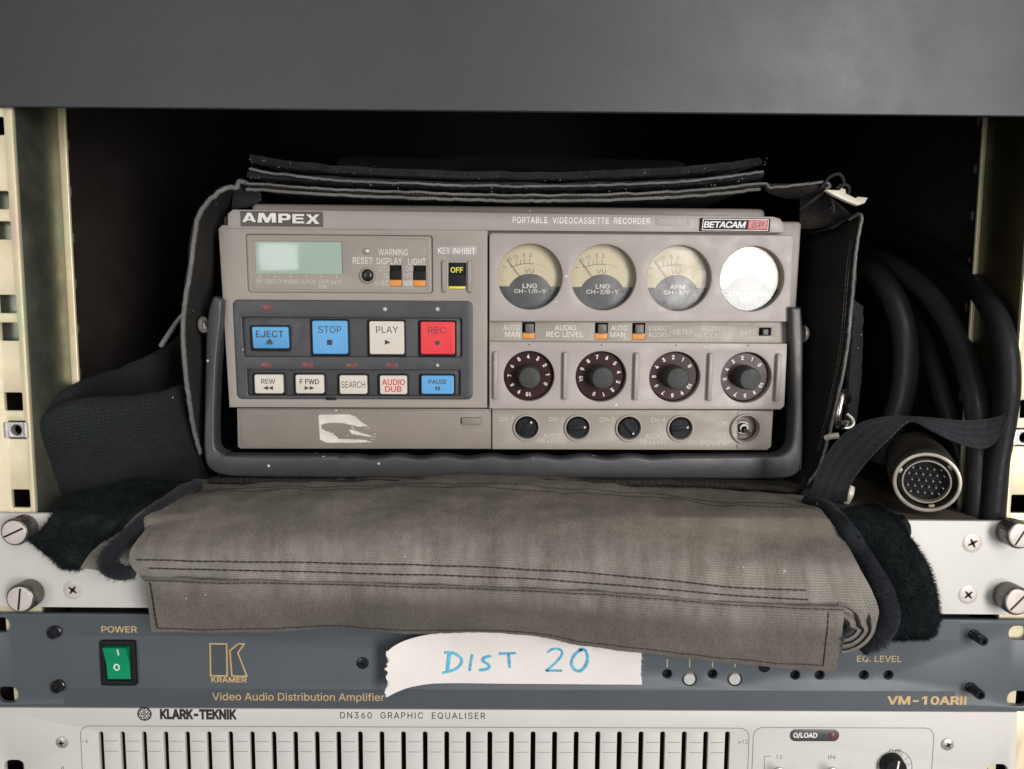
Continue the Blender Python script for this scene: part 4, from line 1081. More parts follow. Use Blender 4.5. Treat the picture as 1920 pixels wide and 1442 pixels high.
for x, y, r, n0, a0 in KN:
    c = P4(x, y, WM); R = FV.r(x, y, r, WM); wd = -1.6
    g = G(); g.add(*lathe([(R * 1.02, -3.8), (R * .985, -3.6), (R * .97, wd - .4), (R * .93, wd), (R * .922, wd), (R * .40, wd), (R * .38, wd)], c, 72)); dl = part("level_knob", g, m['dial'], vt)
    g = G(); cr = R * .44
    V, Fc = lathe([(cr * 1.08, wd - .3), (cr * 1.04, wd + 2), (cr * .98, wd + 9.6), (cr * .9, wd + 10.5), (cr * .55, wd + 10.8), (cr * .2, wd + 10.85)], c, 64)
    V = [((c[0] + (X - c[0]) * (1 + .018 * ((k % 64) % 2 * 2 - 1) * (1 if k // 64 < 3 else 0))), (c[1] + (Y - c[1]) * (1 + .018 * ((k % 64) % 2 * 2 - 1) * (1 if k // 64 < 3 else 0))), Z) for k, (X, Y, Z) in enumerate(V)]
    g.add(V, Fc); part("grip", g, m['grip'], dl)
    g = G(); h = R * .165; nr_ = R * .76
    for n in range(11):
        a = math.radians(a0 + (n0 - n) * 29.6); u, v = c[0] + nr_ * math.sin(a), c[1] + nr_ * math.cos(a)
        s = str(n); wdt = h * (.62 if n < 10 else 1.3) * (.55 if n == 1 else 1)
        text(g, s, (u - wdt / 2, v - h / 2, u + wdt / 2, v + h / 2), wd + .04, .03, rot=((u, v), -a))
    part("numerals", g, m['ink_white'], dl, smooth=0)

# lower right strip with playback pots and power switch
g = G(); wl = -.8; PT = [(987.3, 801.5), (1083, 802), (1179, 802.4), (1275.5, 803)]
ls = [P4(*q, wl) for q in ((923, 842.5), (1438, 844), (1446, 838), (1450, 770), (1300, 769), (923, 767))]
g.addme(plate(ls, [circ(P4(x, y, wl), FV.r(x, y, 22, wl), 40) for x, y in PT] + [circ(P4(1397.5, 803.5, wl), FV.r(1397, 803, 25, wl), 44)], -6, wl, .4)); lst = part("lower_strip", g, m['case_strip'], vt)
g = G(); e = [P4(*q, wl) for q in ((1381, 841.5), (1437, 842.5), (1444, 837), (1448, 771), (1383, 771))]
c = P4(1397.5, 803.5, wl); g.addme(plate(e, [circ(c, FV.r(1397, 803, 26, wl), 44)], wl - .5, wl + .35, .25)); part("end_panel", g, m['case'], vt)
for (x, y), ang in zip(PT, (50, 5, -52, 8)):
    c = P4(x, y, wl); R = FV.r(x, y, 25.3, wl); g = G()
    g.add(*lathe([(R, wl - .2), (R, wl + .9), (R * .96, wl + 1.25), (R * .89, wl + 1.25), (R * .86, wl + .9), (R * .86, -5.6)], c, 48, cap=False)); o_ = part("trim_pot", g, m['case_light'], vt)
    g = G(); R2 = R * .85; g.add(*lathe([(R2, -5.4), (R2 * .1, -5.4)], c, 40)); part("pot_floor", g, m['hole'], o_)
    g = G(); R3 = R * .74; g.add(*lathe([(R3, -5.2), (R3, wl - .3), (R3 * .92, wl + .2), (R3 * .2, wl + .25)], c, 40)); a = math.radians(ang); d = Vector((math.cos(a), math.sin(a))); q = Vector((-d.y, d.x))
    bm = box(-R3 * .92, -R3 * .26, R3 * .92, R3 * .26, wl + .1, wl + 1.0, .25)
    bmesh.ops.transform(bm, matrix=Matrix.Translation((c[0], c[1], 0)) @ Matrix.Rotation(a, 4, 'Z'), verts=bm.verts); g.addbm(bm)
    kb_ = part("pot_knob", g, m['black'], o_)
    g = G(); g.add(*lathe([(.55, wl + .9), (.5, wl + 1.1), (.2, wl + 1.2)], (c[0] + d.x * R3 * .7, c[1] + d.y * R3 * .7), 14)); part("pointer_dot", g, m['ink_white'], kb_)
g = G(); c = P4(1397.5, 803.5, wl); R = FV.r(1397, 803, 28.5, wl)
g.add(*lathe([(R, wl + .2), (R, wl + 1.3), (R * .97, wl + 1.7), (R * .90, wl + 1.7), (R * .86, wl + 1.2), (R * .80, -3.0)], c, 56, cap=False)); g2 = G(); g2.add(*lathe([(R * .80, -3.0), (R * .78, -6.6)], c, 56, cap=False)); pw = part("power_switch", g, m['case'], vt)
g = G(); g.add(*lathe([(R * .81, -6.4), (R * .1, -6.4)], c, 56)); part("well_floor", g, m['black'], pw); part("well_wall", g2, m['black'], pw)
g = G(); b0 = (c[0] - .2, c[1] - .2)
g.add(*lathe([(4.2, -6.5), (4.2, -4.8), (3.8, -4.3), (2.9, -4.3), (2.7, -2.2), (2.35, -1.9), (1.6, -1.9), (1.4, -4)], b0, 6 * 6)); part("bushing", g, m['steel_dark'], pw)
g = G(); g.add(*tube([(b0[0], b0[1], -3.5), (b0[0] + .4, b0[1] - 1.0, 0), (b0[0] + 1.0, b0[1] - 2.6, 4.4), (b0[0] + 1.1, b0[1] - 2.85, 5.2)], [.9, 1.1, 1.45, .9], 18)); part("lever", g, m['chrome'], pw)
g = G(); W_ = wl + .05
for s, q in (("CH-1", (936, 781.5, 962, 790.5)), ("CH-2", (1029, 782, 1057, 790.5)), ("CH-3", (1124, 782, 1152, 791)), ("CH-4", (1220, 783, 1248, 791.5)), ("AUDIO", (1018, 812, 1053, 821)), ("PB LEVEL", (1008, 822, 1061, 831)),
             ("AUDIO", (1210, 813, 1244, 822)), ("PB LEVEL", (1200, 823, 1251, 832.5)), ("ON", (1348, 790, 1364, 798.5)), ("OFF", (1342, 811.5, 1362, 820)), ("POWER", (1315, 826, 1362, 836))):
    text(g, s, R4(*q, W_), W_, .006)
part("lettering", g, m['ink_ghost'], lst, smooth=0)
# cassette-side drawer, lower left
g = G(); d4 = [P4(*q, -1) for q in ((445, 838), (450, 842), (921, 842.5), (921, 767), (443.5, 766))]
g.addme(plate(d4, [], -6, -1.6, .4)); part("drawer_surround", g, m['case_dark'], vt)
g = G(); d4 = [P4(*q, -1) for q in ((454, 840), (919.5, 841), (920, 769.5), (449.5, 768))]
g.addme(plate(d4, [], -3, -.9, .35)); dr_ = part("drawer", g, m['case_dark'], vt)
g = G(); b_ = R4(866, 783, 902, 795.5, 0); g.addbm(box(*b_[:2], *b_[2:], -1.2, 1.0, .45, 3)); part("drawer_latch", g, m['case_dark'], dr_)
# what is left of a torn sticker
def px_poly(lst_, w): return [P4(x, y, w) for x, y in lst_]
g = G(); ws_ = -.86
def jag(pts, amp=1.1, n=5):
    o = []
    for i, a in enumerate(pts):
        b = pts[(i + 1) % len(pts)]
        for k in range(n):
            t = k / n; o.append((a[0] + (b[0] - a[0]) * t + random.uniform(-amp, amp), a[1] + (b[1] - a[1]) * t + random.uniform(-amp, amp)))
    return o
outer = [(597, 781), (599, 777.5), (655, 777), (668, 782), (676, 790), (690, 799), (672, 800), (662, 797), (645, 794), (630, 793), (614, 793), (602, 797), (604, 805), (613, 809), (624, 812), (630, 818), (636, 823), (662, 824), (680, 824.5), (699, 828.5), (660, 830.5), (612, 830), (600, 824)]
def ragged(pts, step=1.0):
    o = []
    for k, a in enumerate(pts):
        b = pts[(k + 1) % len(pts)]; n = max(1, int(math.hypot(b[0] - a[0], b[1] - a[1]) / step))
        for q in range(n):
            x, y = a[0] + (b[0] - a[0]) * q / n, a[1] + (b[1] - a[1]) * q / n
            torn = (x > 655) or (601 < x and 780 < y < 826)
            am = 1.3 if torn else .15
            o.append((x + am * noise.noise(Vector((x * .55, y * .55, 3))) * 1.3, y + am * noise.noise(Vector((x * .55, y * .55, 9)))))
    return o
shreds = [outer, [(655, 806), (668, 808), (682, 813), (700, 818), (690, 818.5), (676, 816), (660, 814)]]
rs_ = random.Random(5)
for _ in range(26):                                         # fibres of the torn paper still stuck on
    x, y = rs_.choice(((672, 786), (682, 795), (690, 800), (668, 782), (694, 816), (690, 826), (664, 800), (650, 818))); x += rs_.uniform(-7, 7); y += rs_.uniform(-4, 4)
    l = rs_.uniform(3, 10); h = rs_.uniform(.3, 1.0); shreds.append([(x, y), (x + l * .5, y - h + l * .12), (x + l, y + l * .25), (x + l * .4, y + h)])
for k, q in enumerate(shreds):
    P = px_poly(ragged(q) if k < 2 else q, -.9); g.addme(plate(P, [], -.93, ws_ + .02 + .002 * (k % 5), .01))
part("torn_sticker", g, m['sticker'], dr_, smooth=0)

# carrying handle: a U-shaped bail hinged at both sides, finger grips along its inner edge
inner = [(416, 563), (414, 602), (407, 665), (402.5, 759), (402, 830), (408, 846), (422, 853.5), (440, 855.5), (634, 857)]
grip = []
for k in range(0, 61):
    x = 634 + (1256 - 634) * k / 60; t = (x - 634) / 89.0
    grip.append((x, 858.8 + (x - 634) * .0008 - 2.7 * math.sin(t * 2 * math.pi / 1.0 + .3) * min(1, k / 4, (60 - k) / 4)))
inner2 = [(1262, 857.5), (1440, 856), (1463, 854), (1478, 845), (1486, 826), (1489, 770), (1487, 690), (1484, 625), (1483, 576)]
outer2 = [(1503, 577), (1507, 640), (1506, 720), (1505.5, 866), (1500, 884), (1486, 894), (1460, 898), (1384, 899), (900, 898), (621, 897), (465, 895.5), (420, 892), (398, 884), (386, 870), (382, 848), (381.5, 821), (384, 696), (387, 602), (397, 560), (406, 558)]
def dens(P, n=4):
    o = []
    for i in range(len(P) - 1):
        for k in range(n): o.append(crom(P, i + k / n))
    o.append(P[-1]); return o
wh0, wh1 = -5.0, 6.0
HP = dens(inner, 3) + grip + dens(inner2, 3) + dens(outer2, 3)
g = G(); g.addme(plate([P4(x, y, wh1) for x, y in HP], [], wh0, wh1, 1.6, 4)); hd = part("handle", g, m['handle'], vt)
for x, y, s in ((391, 609, -1), (1498, 626, 1)):
    c = P4(x, y, 0); g = G(); V, Fc = lathe([(4.4, 0), (4.4, 1.2), (3.6, 2.2), (1.6, 2.6)], (0, 0), 32)
    V = [(c[0] + s * (2.2 + z), c[1] + y_, -.2 + x_) for x_, y_, z in V]
    g.add(V, Fc if s < 0 else [tuple(reversed(f)) for f in Fc]); part("pivot_bolt", g, m['steel'], hd)

# ------------------------------------------------------------------ the carrying bag
BO = Vector((0, 40, 0))
bag = thing("carrying_bag", "open dark canvas carrying bag round the recorder, its olive front flap hanging down", "equipment bag", loc=BO)
A = at
def rest(x, y, Y, h=4.5):
    """the point of the unit's top edge the cloth lies on, never inside the unit"""
    p = A(x, y, Y)
    while p.z < h and Y > -8: Y -= .5; p = A(x, y, Y)
    return p
def prow(pts): return [rest(x, y, Y) for x, y, Y in pts]
def fuzz(g, fn, count, length, rad=.07, droop=(0, 0, -.3), mi=0, seed=1, spread=.7):
    """short fibres standing off a surface: fn(rnd) -> (point, normal)"""
    rnd = random.Random(seed)
    for _ in range(count):
        p, n_ = fn(rnd)
        d = (n_ + Vector((rnd.uniform(-1, 1), rnd.uniform(-1, 1), rnd.uniform(-1, 1))) * spread + Vector(droop)).normalized()
        l = length * rnd.uniform(.4, 1.2); s = d.orthogonal().normalized() * rad
        e = d.cross(s).normalized() * l * rnd.uniform(-.35, .35)
        g.add([p - s - d * .3, p + s - d * .3, p + d * l * .55 + e * .5 + s * .7, p + d * l * .55 + e * .5 - s * .7, p + d * l + e], [(0, 1, 2, 3), (3, 2, 4)], mi)

# front flap, draped over the front edge of the unit below
rows = [
    prow([(362, 900, 66), (520, 896, 66), (700, 894, 66), (840, 890, 66), (1000, 892, 66), (1120, 899, 66), (1250, 909, 66), (1400, 922, 66), (1508, 930, 66)]),
    prow([(366, 911, 44), (520, 903, 44), (700, 903, 44), (840, 896.5, 44), (1000, 898.5, 44), (1120, 906.5, 44), (1250, 917, 44), (1400, 930.5, 44), (1520, 939, 44)]),
    prow([(328, 936, 14), (520, 926, 14), (700, 926, 14), (850, 920, 14), (1000, 930, 14), (1120, 935, 14), (1250, 947, 14), (1400, 960, 14), (1548, 966, 14)]),
    prow([(284, 979, -9), (520, 970, -9), (700, 970, -9), (850, 967, -9), (1000, 970, -9), (1120, 976, -9), (1250, 987, -9), (1400, 999, -9), (1580, 1010, -9)]),
    prow([(252, 1018, -23), (520, 1018, -23), (700, 1018, -23), (850, 1021, -23), (1000, 1026, -23), (1120, 1034, -23), (1250, 1043, -23), (1400, 1054, -23), (1608, 1062, -23)]),
    prow([(243, 1050, -29), (520, 1054, -29), (700, 1058, -29), (850, 1061, -29), (1000, 1068, -29), (1120, 1076, -29), (1250, 1088, -29), (1400, 1103, -29), (1634, 1108, -27)]),
    prow([(258, 1076, -31), (520, 1084, -31), (700, 1089, -31), (850, 1093, -31), (1000, 1099, -31), (1120, 1107, -31), (1250, 1117, -31), (1400, 1128, -31), (1648, 1148, -27)]),
    prow([(272, 1092, -28), (520, 1100, -28), (700, 1106, -28), (850, 1110, -28), (1000, 1116, -28), (1120, 1124, -28), (1250, 1134, -28), (1400, 1146, -28), (1640, 1180, -22)]),
]
flap = Sheet(rows)
g = G(); g.add(*flap.mesh(170, 90, 1.0, 1.5, .045, 3, on_unit=True))
fo = part("front_flap", g, m['canvas'], bag, BO)
# hem strip sewn below
rows = [
    prow([(268, 1084, -32.3), (400, 1089, -32.3), (520, 1090, -32.3), (700, 1095, -32.3), (850, 1099, -32.3), (1000, 1104, -32.3), (1120, 1110, -32.3), (1250, 1120, -32.3), (1400, 1131, -32.3), (1583, 1139, -32.3)]),
    prow([(274, 1115, -31), (400, 1120, -31), (520, 1122, -31), (700, 1125, -31), (850, 1128, -31), (1000, 1135, -31), (1120, 1144, -31), (1250, 1156, -31), (1400, 1168, -31), (1581, 1176, -31)]),
    prow([(280, 1152, -27), (400, 1155, -26), (520, 1156, -25), (700, 1158, -24), (850, 1159, -24), (1000, 1164, -24), (1120, 1178, -25), (1250, 1192, -25), (1400, 1206, -26), (1576, 1216, -27)]),
    prow([(284, 1184, -22), (400, 1187, -20), (520, 1185, -18), (640, 1176, -17), (760, 1190, -17), (880, 1187, -17), (1000, 1193, -17), (1090, 1211, -18), (1200, 1224, -18), (1330, 1240, -19), (1450, 1251, -21), (1566, 1260, -22)]),
]
hem = Sheet(rows)
g = G(); g.add(*hem.mesh(150, 26, 1.3, .7, .05, 9, fray=.12))
part("hem_strip", g, m['canvas_hem'], bag, BO)
# seams
g = G()
def seam(sh, f, a0=0.01, a1=.99, n=120, lift=.15, r=.26, **k):
    stitches(g, [sh.surf(a0 + (a1 - a0) * i / n, f(a0 + (a1 - a0) * i / n), lift) for i in range(n + 1)], r, **k)
wv_ = lambda a, s: .006 * noise.noise(Vector((a * 9, s, 0)))
seam(flap, lambda a: .215 + wv_(a, 1), .02, .97, r=.18); seam(flap, lambda a: .245 + wv_(a, 2), .02, .97, r=.18)
seam(flap, lambda a: .715 + wv_(a, 3), .01, .93, r=.34); seam(flap, lambda a: .79 + wv_(a, 4), .02, .93, r=.34)
seam(hem, lambda a: .06 + wv_(a, 6), .0, 1, r=.25)
seam(hem, lambda a: .90 + wv_(a, 5) * 2, .015, .975, r=.30)
stitches(g, [hem.surf(.015, .1 + .8 * i / 20, .15) for i in range(21)], .42)
stitches(g, [hem.surf(.975, .12 + .78 * i / 20, .15) for i in range(21)], .30)
part("stitching", g, m['thread'], bag, BO, weld=False)
# the folded end of the flap at the right
g = G(); gs = G()
for k in range(3):
    o_, i_ = [], []
    for q in range(13):
        t = math.radians(-84 + 166 * q / 12)
        def el(f): return (1566 + (78 - 19 * f) * math.cos(t) + 5 * f * (t > 0), 1166 + (62 - 15.5 * f) * math.sin(t) + 4 * f)
        o_.append(el(k)); i_.append(el(k + .92))
    Y = -25.5 - 2.2 * k
    sh = Sheet([[A(x, y, Y + 2.5) for x, y in o_], [A(x * .75 + X * .25, y * .75 + Y_ * .25, Y - .6) for (x, y), (X, Y_) in zip(o_, i_)], [A(x * .3 + X * .7, y * .3 + Y_ * .7, Y - .8) for (x, y), (X, Y_) in zip(o_, i_)], [A(x, y, Y + 2.0) for x, y in i_]])
    g.add(*sh.mesh(50, 10, .6, .15, .1, k))
    stitches(gs, [sh.surf(.02 + .96 * i / 40, .62, .15) for i in range(41)], .26, 3.4, .5)
part("folded_end", g, m['canvas_hem'], bag, BO)
part("stitching", gs, m['thread'], bag, BO, weld=False)

# navy bindings on both sides of the flap
def binding(pts, radii, seed, fz=1400):
    P = smooth_path([tuple(rest(x, y, Y, 5)) for x, y, Y in pts], 60); Rr = [r[0] for r in smooth_path([(r,) for r in radii], 60)]
    Rr = [r * (1 + .10 * noise.noise(Vector(p) * .12)) for r, p in zip(Rr, P)]
    g = G(); V, Fc = tube(P, Rr, 16); n = 16
    g.add(V, Fc, 0, [[(i % n * 1.2, i // n * 1.6) for i in f] for f in Fc])
    Vp = [Vector(p) for p in P]
    def fn(rnd):
        k = rnd.randrange(1, 59); t = (Vp[k + 1] - Vp[k - 1]).normalized(); a = t.orthogonal().normalized(); a = (Matrix.Rotation(rnd.uniform(0, 6.283), 3, t) @ a)
        return Vp[k].lerp(Vp[k + 1], rnd.random()) + a * Rr[k], a
    fuzz(g, fn, fz, 1.4 + fz / 4000, .06, (0, 0, 0), 1, seed)
    return part("binding", g, [m['navy'], m['navy_fuzz']], bag, BO, weld=False)
binding([(372, 908, 34), (340, 922, 20), (300, 952, 2), (262, 985, -10), (228, 1018, -18), (206, 1042, -22), (204, 1062, -22), (228, 1074, -22), (250, 1072, -22)], [2.6, 3.0, 3.2, 3.4, 3.6, 3.8, 3.8, 3.6, 2.6], 5, 1600)
binding([(1512, 940, 32), (1550, 952, 20), (1585, 990, 4), (1615, 1036, -10), (1640, 1080, -16), (1660, 1122, -19), (1664, 1160, -19), (1645, 1192, -18), (1612, 1216, -16)], [3.2, 3.6, 3.8, 4.2, 4.8, 5.2, 5.2, 4.6, 3.0], 6, 5200)
# the olive turn-up between fleece and binding at the left
sh = Sheet([prow([(318, 925, 24), (262, 958, 6), (212, 1000, -6), (170, 1036, -12), (150, 1066, -14)]), prow([(330, 930, 18), (280, 966, 0), (236, 1004, -10), (200, 1038, -15), (170, 1068, -15)]), prow([(352, 938, 16), (304, 976, -2), (258, 1012, -12), (226, 1046, -14), (215, 1078, -12)])])
g = G(); g.add(*sh.mesh(40, 14, .8, .6, .08, 4, on_unit=True)); part("turned_edge", g, m['canvas_hem'], bag, BO)
# fleece pads at both ends
def fleece(rows_, seed, count):
    sh = Sheet(rows_); g = G(); V, Fc, _, U = sh.mesh(60, 40, 2.0, 1.2, .08, seed, on_unit=True); g.add(V, Fc, 0)
    def fn(rnd):
        a, b = rnd.random(), rnd.random()
        if rnd.random() < .25: a, b = rnd.choice(((a, 0.0), (a, 1.0), (0.0, b), (1.0, b)))
        p = sh.surf(a, b); q = sh.surf(a, b, 1.0) - p
        return p, q
    fuzz(g, fn, count, 2.3, .075, (0, 0, -.25), 0, seed, .8)
    return part("fleece_pad", g, m['fleece'], bag, BO, weld=False, smooth=60)
fleece([prow([(330, 905, 44), (250, 902, 40), (175, 916, 30), (122, 938, 18), (86, 982, 4), (60, 1012, -4)]),
        prow([(330, 912, 30), (262, 918, 22), (195, 945, 10), (140, 975, 0), (102, 1012, -10), (76, 1030, -12)]),
        prow([(322, 918, 26), (268, 938, 14), (210, 975, 0), (160, 1010, -10), (124, 1038, -14), (98, 1048, -14)]),
        prow([(322, 926, 26), (264, 958, 10), (214, 1000, -2), (174, 1038, -10), (154, 1064, -12), (120, 1064, -10)])], 11, 12000)
fleece([prow([(1572, 962, 26), (1606, 948, 22), (1640, 947, 18), (1668, 956, 12), (1690, 976, 4)]),
        prow([(1588, 985, 10), (1620, 976, 4), (1656, 980, 0), (1690, 1000, -4), (1712, 1016, -4)]),
        prow([(1620, 1036, -6), (1648, 1030, -14), (1680, 1034, -17), (1712, 1045, -15), (1736, 1056, -10)]),
        prow([(1644, 1085, -12), (1668, 1085, -19), (1700, 1090, -22), (1730, 1100, -19), (1754, 1108, -12)]),
        prow([(1658, 1140, -14), (1684, 1140, -21), (1712, 1144, -23), (1738, 1150, -20), (1760, 1152, -12)]),
        prow([(1650, 1198, -12), (1680, 1198, -18), (1706, 1198, -20), (1732, 1196, -17), (1752, 1186, -11)])], 12, 15000)

# side walls, with grey piping round the opening
def wall(front, depth, inward, name, drop=0):
    r0 = [A(x, y, Y) for x, y, Y in front]
    rows_ = [[p + Vector((inward * f * (.3 + .7 * i / (len(r0) - 1)) + math.sin(i * 1.7 + f * 3) * 1.6 * min(f * 4, 1), depth * f, 0)) for i, p in enumerate(r0)] for f in (0, .12, .4, 1)]
    sh = Sheet(rows_); g = G(); g.add(*sh.mesh(60, 30, 1.4, 1.1, .05, 2 + inward)); part(name, g, m['nylon'], bag, BO)
    return sh
LW = [(440, 352, 48), (412, 362, 46), (384, 386, 44), (371, 408, 42), (364, 450, 40), (357, 505, 38), (348, 560, 36), (343, 620, 35), (348, 700, 38), (356, 762, 46), (365, 812, 56), (376, 850, 66), (388, 880, 74)]
wall(LW, 190, -34, "side_wall")
RW = [(1560, 430, 60), (1592, 412, 54), (1614, 404, 48), (1607, 450, 46), (1601, 500, 44), (1596, 560, 42), (1591, 620, 40), (1583, 680, 42), (1571, 740, 48), (1557, 800, 55), (1545, 845, 60), (1530, 885, 62), (1500, 918, 62)]
wall(RW, 190, -9, "side_wall")
def piping(pts, r=1.1, n=110, rag=.18, name="piping", mt='piping'):
    P = smooth_path([tuple(A(x, y, Y)) for x, y, Y in pts], n)
    P = [Vector(p) + Vector((noise.noise(Vector(p) * .35), 0, noise.noise(Vector(p) * .35 + Vector((9, 0, 0))) + 1.2 * noise.noise(Vector(p) * .09))) * rag * 2 for p in P]
    g = G(); V, Fc = tube(P, r, 10); g.add(V, Fc, 0, [[(i % 10 * .7, i // 10 * 1.6) for i in f] for f in Fc])
    def fn(rnd):
        k = rnd.randrange(1, n - 1); t = (P[k + 1] - P[k - 1]).normalized(); a = Matrix.Rotation(rnd.uniform(0, 6.283), 3, t) @ t.orthogonal().normalized()
        return P[k] + a * r * .9, a
    fuzz(g, fn, 420, 1.1, .05, (0, 0, 0), 0, int(pts[0][0]))
    return part(name, g, m[mt], bag, BO, weld=False)
piping([(462, 343, 46), (448, 340, 46), (444, 352, 45), (432, 350, 45), (414, 357, 44), (402, 368, 43), (388, 381, 42)] + [(x, y, Y - 1.5) for x, y, Y in LW[3:12]], 1.15, 150)
piping([(x + 1, y, Y - 1.5) for x, y, Y in RW[1:]], .8)
for off in (-9, -13):
    g = G(); stitches(g, [A(x + off, y, Y + 3.4) for x, y, Y in dens(RW[3:11], 8)], .2); part("stitching", g, m['thread_grey'], bag, BO, weld=False)
# bottom lip below the handle
piping([(395, 902, 45), (600, 904, 45), (900, 905, 46), (1100, 905, 46), (1300, 907, 46), (1430, 914, 44), (1490, 922, 40), (1502, 915, 38), (1512, 900, 38)], 1.7, 120, .25, "bottom_lip", 'nylon')
sh = Sheet([[A(x, y, 47) for x, y in ((385, 905), (700, 908), (1000, 909), (1300, 911), (1500, 920))], [A(x, y, 47) + Vector((0, 190, -1)) for x, y in ((385, 905), (700, 908), (1000, 909), (1300, 911), (1500, 920))]])
g = G(); g.add(*sh.mesh(40, 16, 1.2, .3, .05, 3)); part("bottom_panel", g, m['nylon'], bag, BO)

# top flaps: two layers of edged webbing resting one on the other above the recorder
def layer(edge, Y, back, th, name, mt, rise=6):
    r0 = [A(x, y, Y) + Vector((0, 0, .5 * noise.noise(Vector((x * .04, y * .02, Y))))) for x, y in dens(edge, 4)]
    sh = Sheet([r0, [p + Vector((0, back * .3, rise * .5)) for p in r0], [p + Vector((0, back, rise)) for p in r0]])
    g = G(); g.add(*sh.mesh(90, 12, th, .5, .06, Y, fray=.15)); return part(name, g, m[mt], bag, BO)
E1 = [(468, 312), (560, 326), (700, 336), (850, 342), (1000, 344.5), (1200, 340), (1350, 328), (1430, 316)]
E2 = [(462, 344), (600, 353.5), (750, 360), (900, 365), (1000, 366.5), (1150, 364.5), (1300, 357), (1380, 349), (1432, 344)]
layer([(x, y - 9) for x, y in E1], 44, 120, 3.4, "top_flap", 'velcro')
piping([(x, y + 5, 42.5) for x, y in E1], .66, 130, .2)
layer([(x, y - 12) for x, y in E2], 45, 130, 3.0, "top_flap", 'velcro')
piping([(x, y, 43) for x, y in E2] + [(1444, 351, 43), (1470, 350, 42), (1510, 346, 42), (1545, 342, 42), (1556, 349, 42), (1548, 356, 42)], .66, 150, .22)
layer([(x, y + 5) for x, y in E2], 44.5, 130, 1.6, "top_flap", 'nylon')
piping([(x, y + 10.5, 43) for x, y in E2[:-1]] + [(1425, 355, 43)], .8, 130, .18)
g = G()                                                    # fluff of the hook tape along both layers
for E_, dy, Y, cnt in ((E1, -12, 42.5, 1500), (E2, -12, 43, 1500)):
    P = [A(x, y + dy, Y) for x, y in dens(E_, 12)]
    def fn(rnd):
        k = rnd.randrange(len(P) - 1); return P[k].lerp(P[k + 1], rnd.random()) + Vector((0, rnd.uniform(-.5, 4), rnd.uniform(-1.6, 1.2))), Vector((0, -.5, .6))
    fuzz(g, fn, cnt, 1.6, .06, (0, 0, 0), 0, 3, .9)
part("hook_tape", g, m['velcro'], bag, BO, weld=False)
g = G(); rnd_ = random.Random(21)                          # lint caught in the tape
for E_, Y in ((E1, 41.6), (E2, 41.8)):
    P = [A(x, y - 10, Y) for x, y in dens(E_, 12)]
    for _ in range(26):
        p = rnd_.choice(P) + Vector((rnd_.uniform(-2, 2), rnd_.uniform(-.5, 1), rnd_.uniform(-1.2, 2.2))); d = Vector((rnd_.uniform(-1, 1), rnd_.uniform(-.4, .4), rnd_.uniform(-1, 1))).normalized() * rnd_.uniform(.2, .9)
        g.add(*tube([p, p + d * .5 + Vector((0, -.1, .1)), p + d], rnd_.uniform(.06, .16), 5))
part("lint", g, m['lint'], bag, BO, weld=False)
sh = Sheet([prow([(640, 330, 150), (820, 318, 150), (960, 316, 150), (1120, 320, 150), (1290, 332, 150)]), prow([(632, 300, 165), (820, 296, 165), (960, 292, 165), (1120, 298, 165), (1282, 306, 165)]), prow([(650, 296, 230), (820, 296, 230), (960, 294, 230), (1120, 298, 230), (1262, 302, 230)])])
g = G(); g.add(*sh.mesh(60, 20, 1.5, 1.5, .04, 8)); part("rear_cover", g, m['nylon'], bag, BO)
# padded corner at the top left inside
sh = Sheet([prow([(444, 352, 50), (462, 350, 50), (480, 355, 52)]), prow([(436, 372, 58), (462, 368, 56), (490, 372, 60)]), prow([(434, 394, 70), (450, 390, 70), (474, 386, 74)])])
g = G(); g.add(*sh.mesh(14, 14, 1.2, .8, .1, 3)); part("corner_gusset", g, m['navy'], bag, BO)
# right closing tab with its buckle
sh = Sheet([prow([(1432, 348, 45), (1500, 346, 44), (1552, 344, 43)]), prow([(1440, 362, 50), (1500, 362, 48), (1556, 356, 44)]), prow([(1470, 372, 70), (1510, 374, 66), (1545, 362, 56)])])
g = G(); g.add(*sh.mesh(24, 12, 1.0, .6, .1, 5)); part("closing_tab", g, m['nylon'], bag, BO)
sh = Sheet([prow([(1500, 372, 60), (1530, 368, 56), (1552, 364, 50)]), prow([(1500, 395, 66), (1540, 392, 62), (1580, 392, 56)]), prow([(1498, 430, 74), (1540, 425, 68), (1600, 410, 58)])])
g = G(); g.add(*sh.mesh(24, 16, 1.0, 1.0, .1, 6)); part("corner_gusset", g, m['nylon'], bag, BO)
g = G()
for pts in ([(1540, 352, 42), (1556, 332, 40), (1574, 327, 40), (1582, 342, 41), (1572, 358, 42)], [(1568, 354, 42), (1580, 346, 42), (1592, 352, 42), (1588, 372, 44)], [(1545, 360, 44), (1520, 378, 46), (1500, 392, 50)], [(1556, 362, 43), (1562, 385, 44), (1562, 398, 45)]):
    g.add(*tube(smooth_path([tuple(A(*q)) for q in pts], 24), .8, 8))
part("cord_loop", g, m['thread'], bag, BO)
FC = Frame((165, 40, 150), yaw=14, tilt=-14)
g = G(); bk = [FC.p(*q) for q in ((1546, 357), (1573, 358), (1575, 354), (1583, 356), (1584, 364), (1602, 373), (1606, 370), (1625, 372), (1619, 382), (1606, 386), (1588, 379), (1562, 367))]
me = plate(bk[::-1], [], -1.0, 1.0, .3)
Mx = FC.matrix(); Mx.translation = FC.O
for v in me.vertices: v.co = Mx @ v.co
g.addme(me); part("buckle", g, m['clip'], bag, BO)
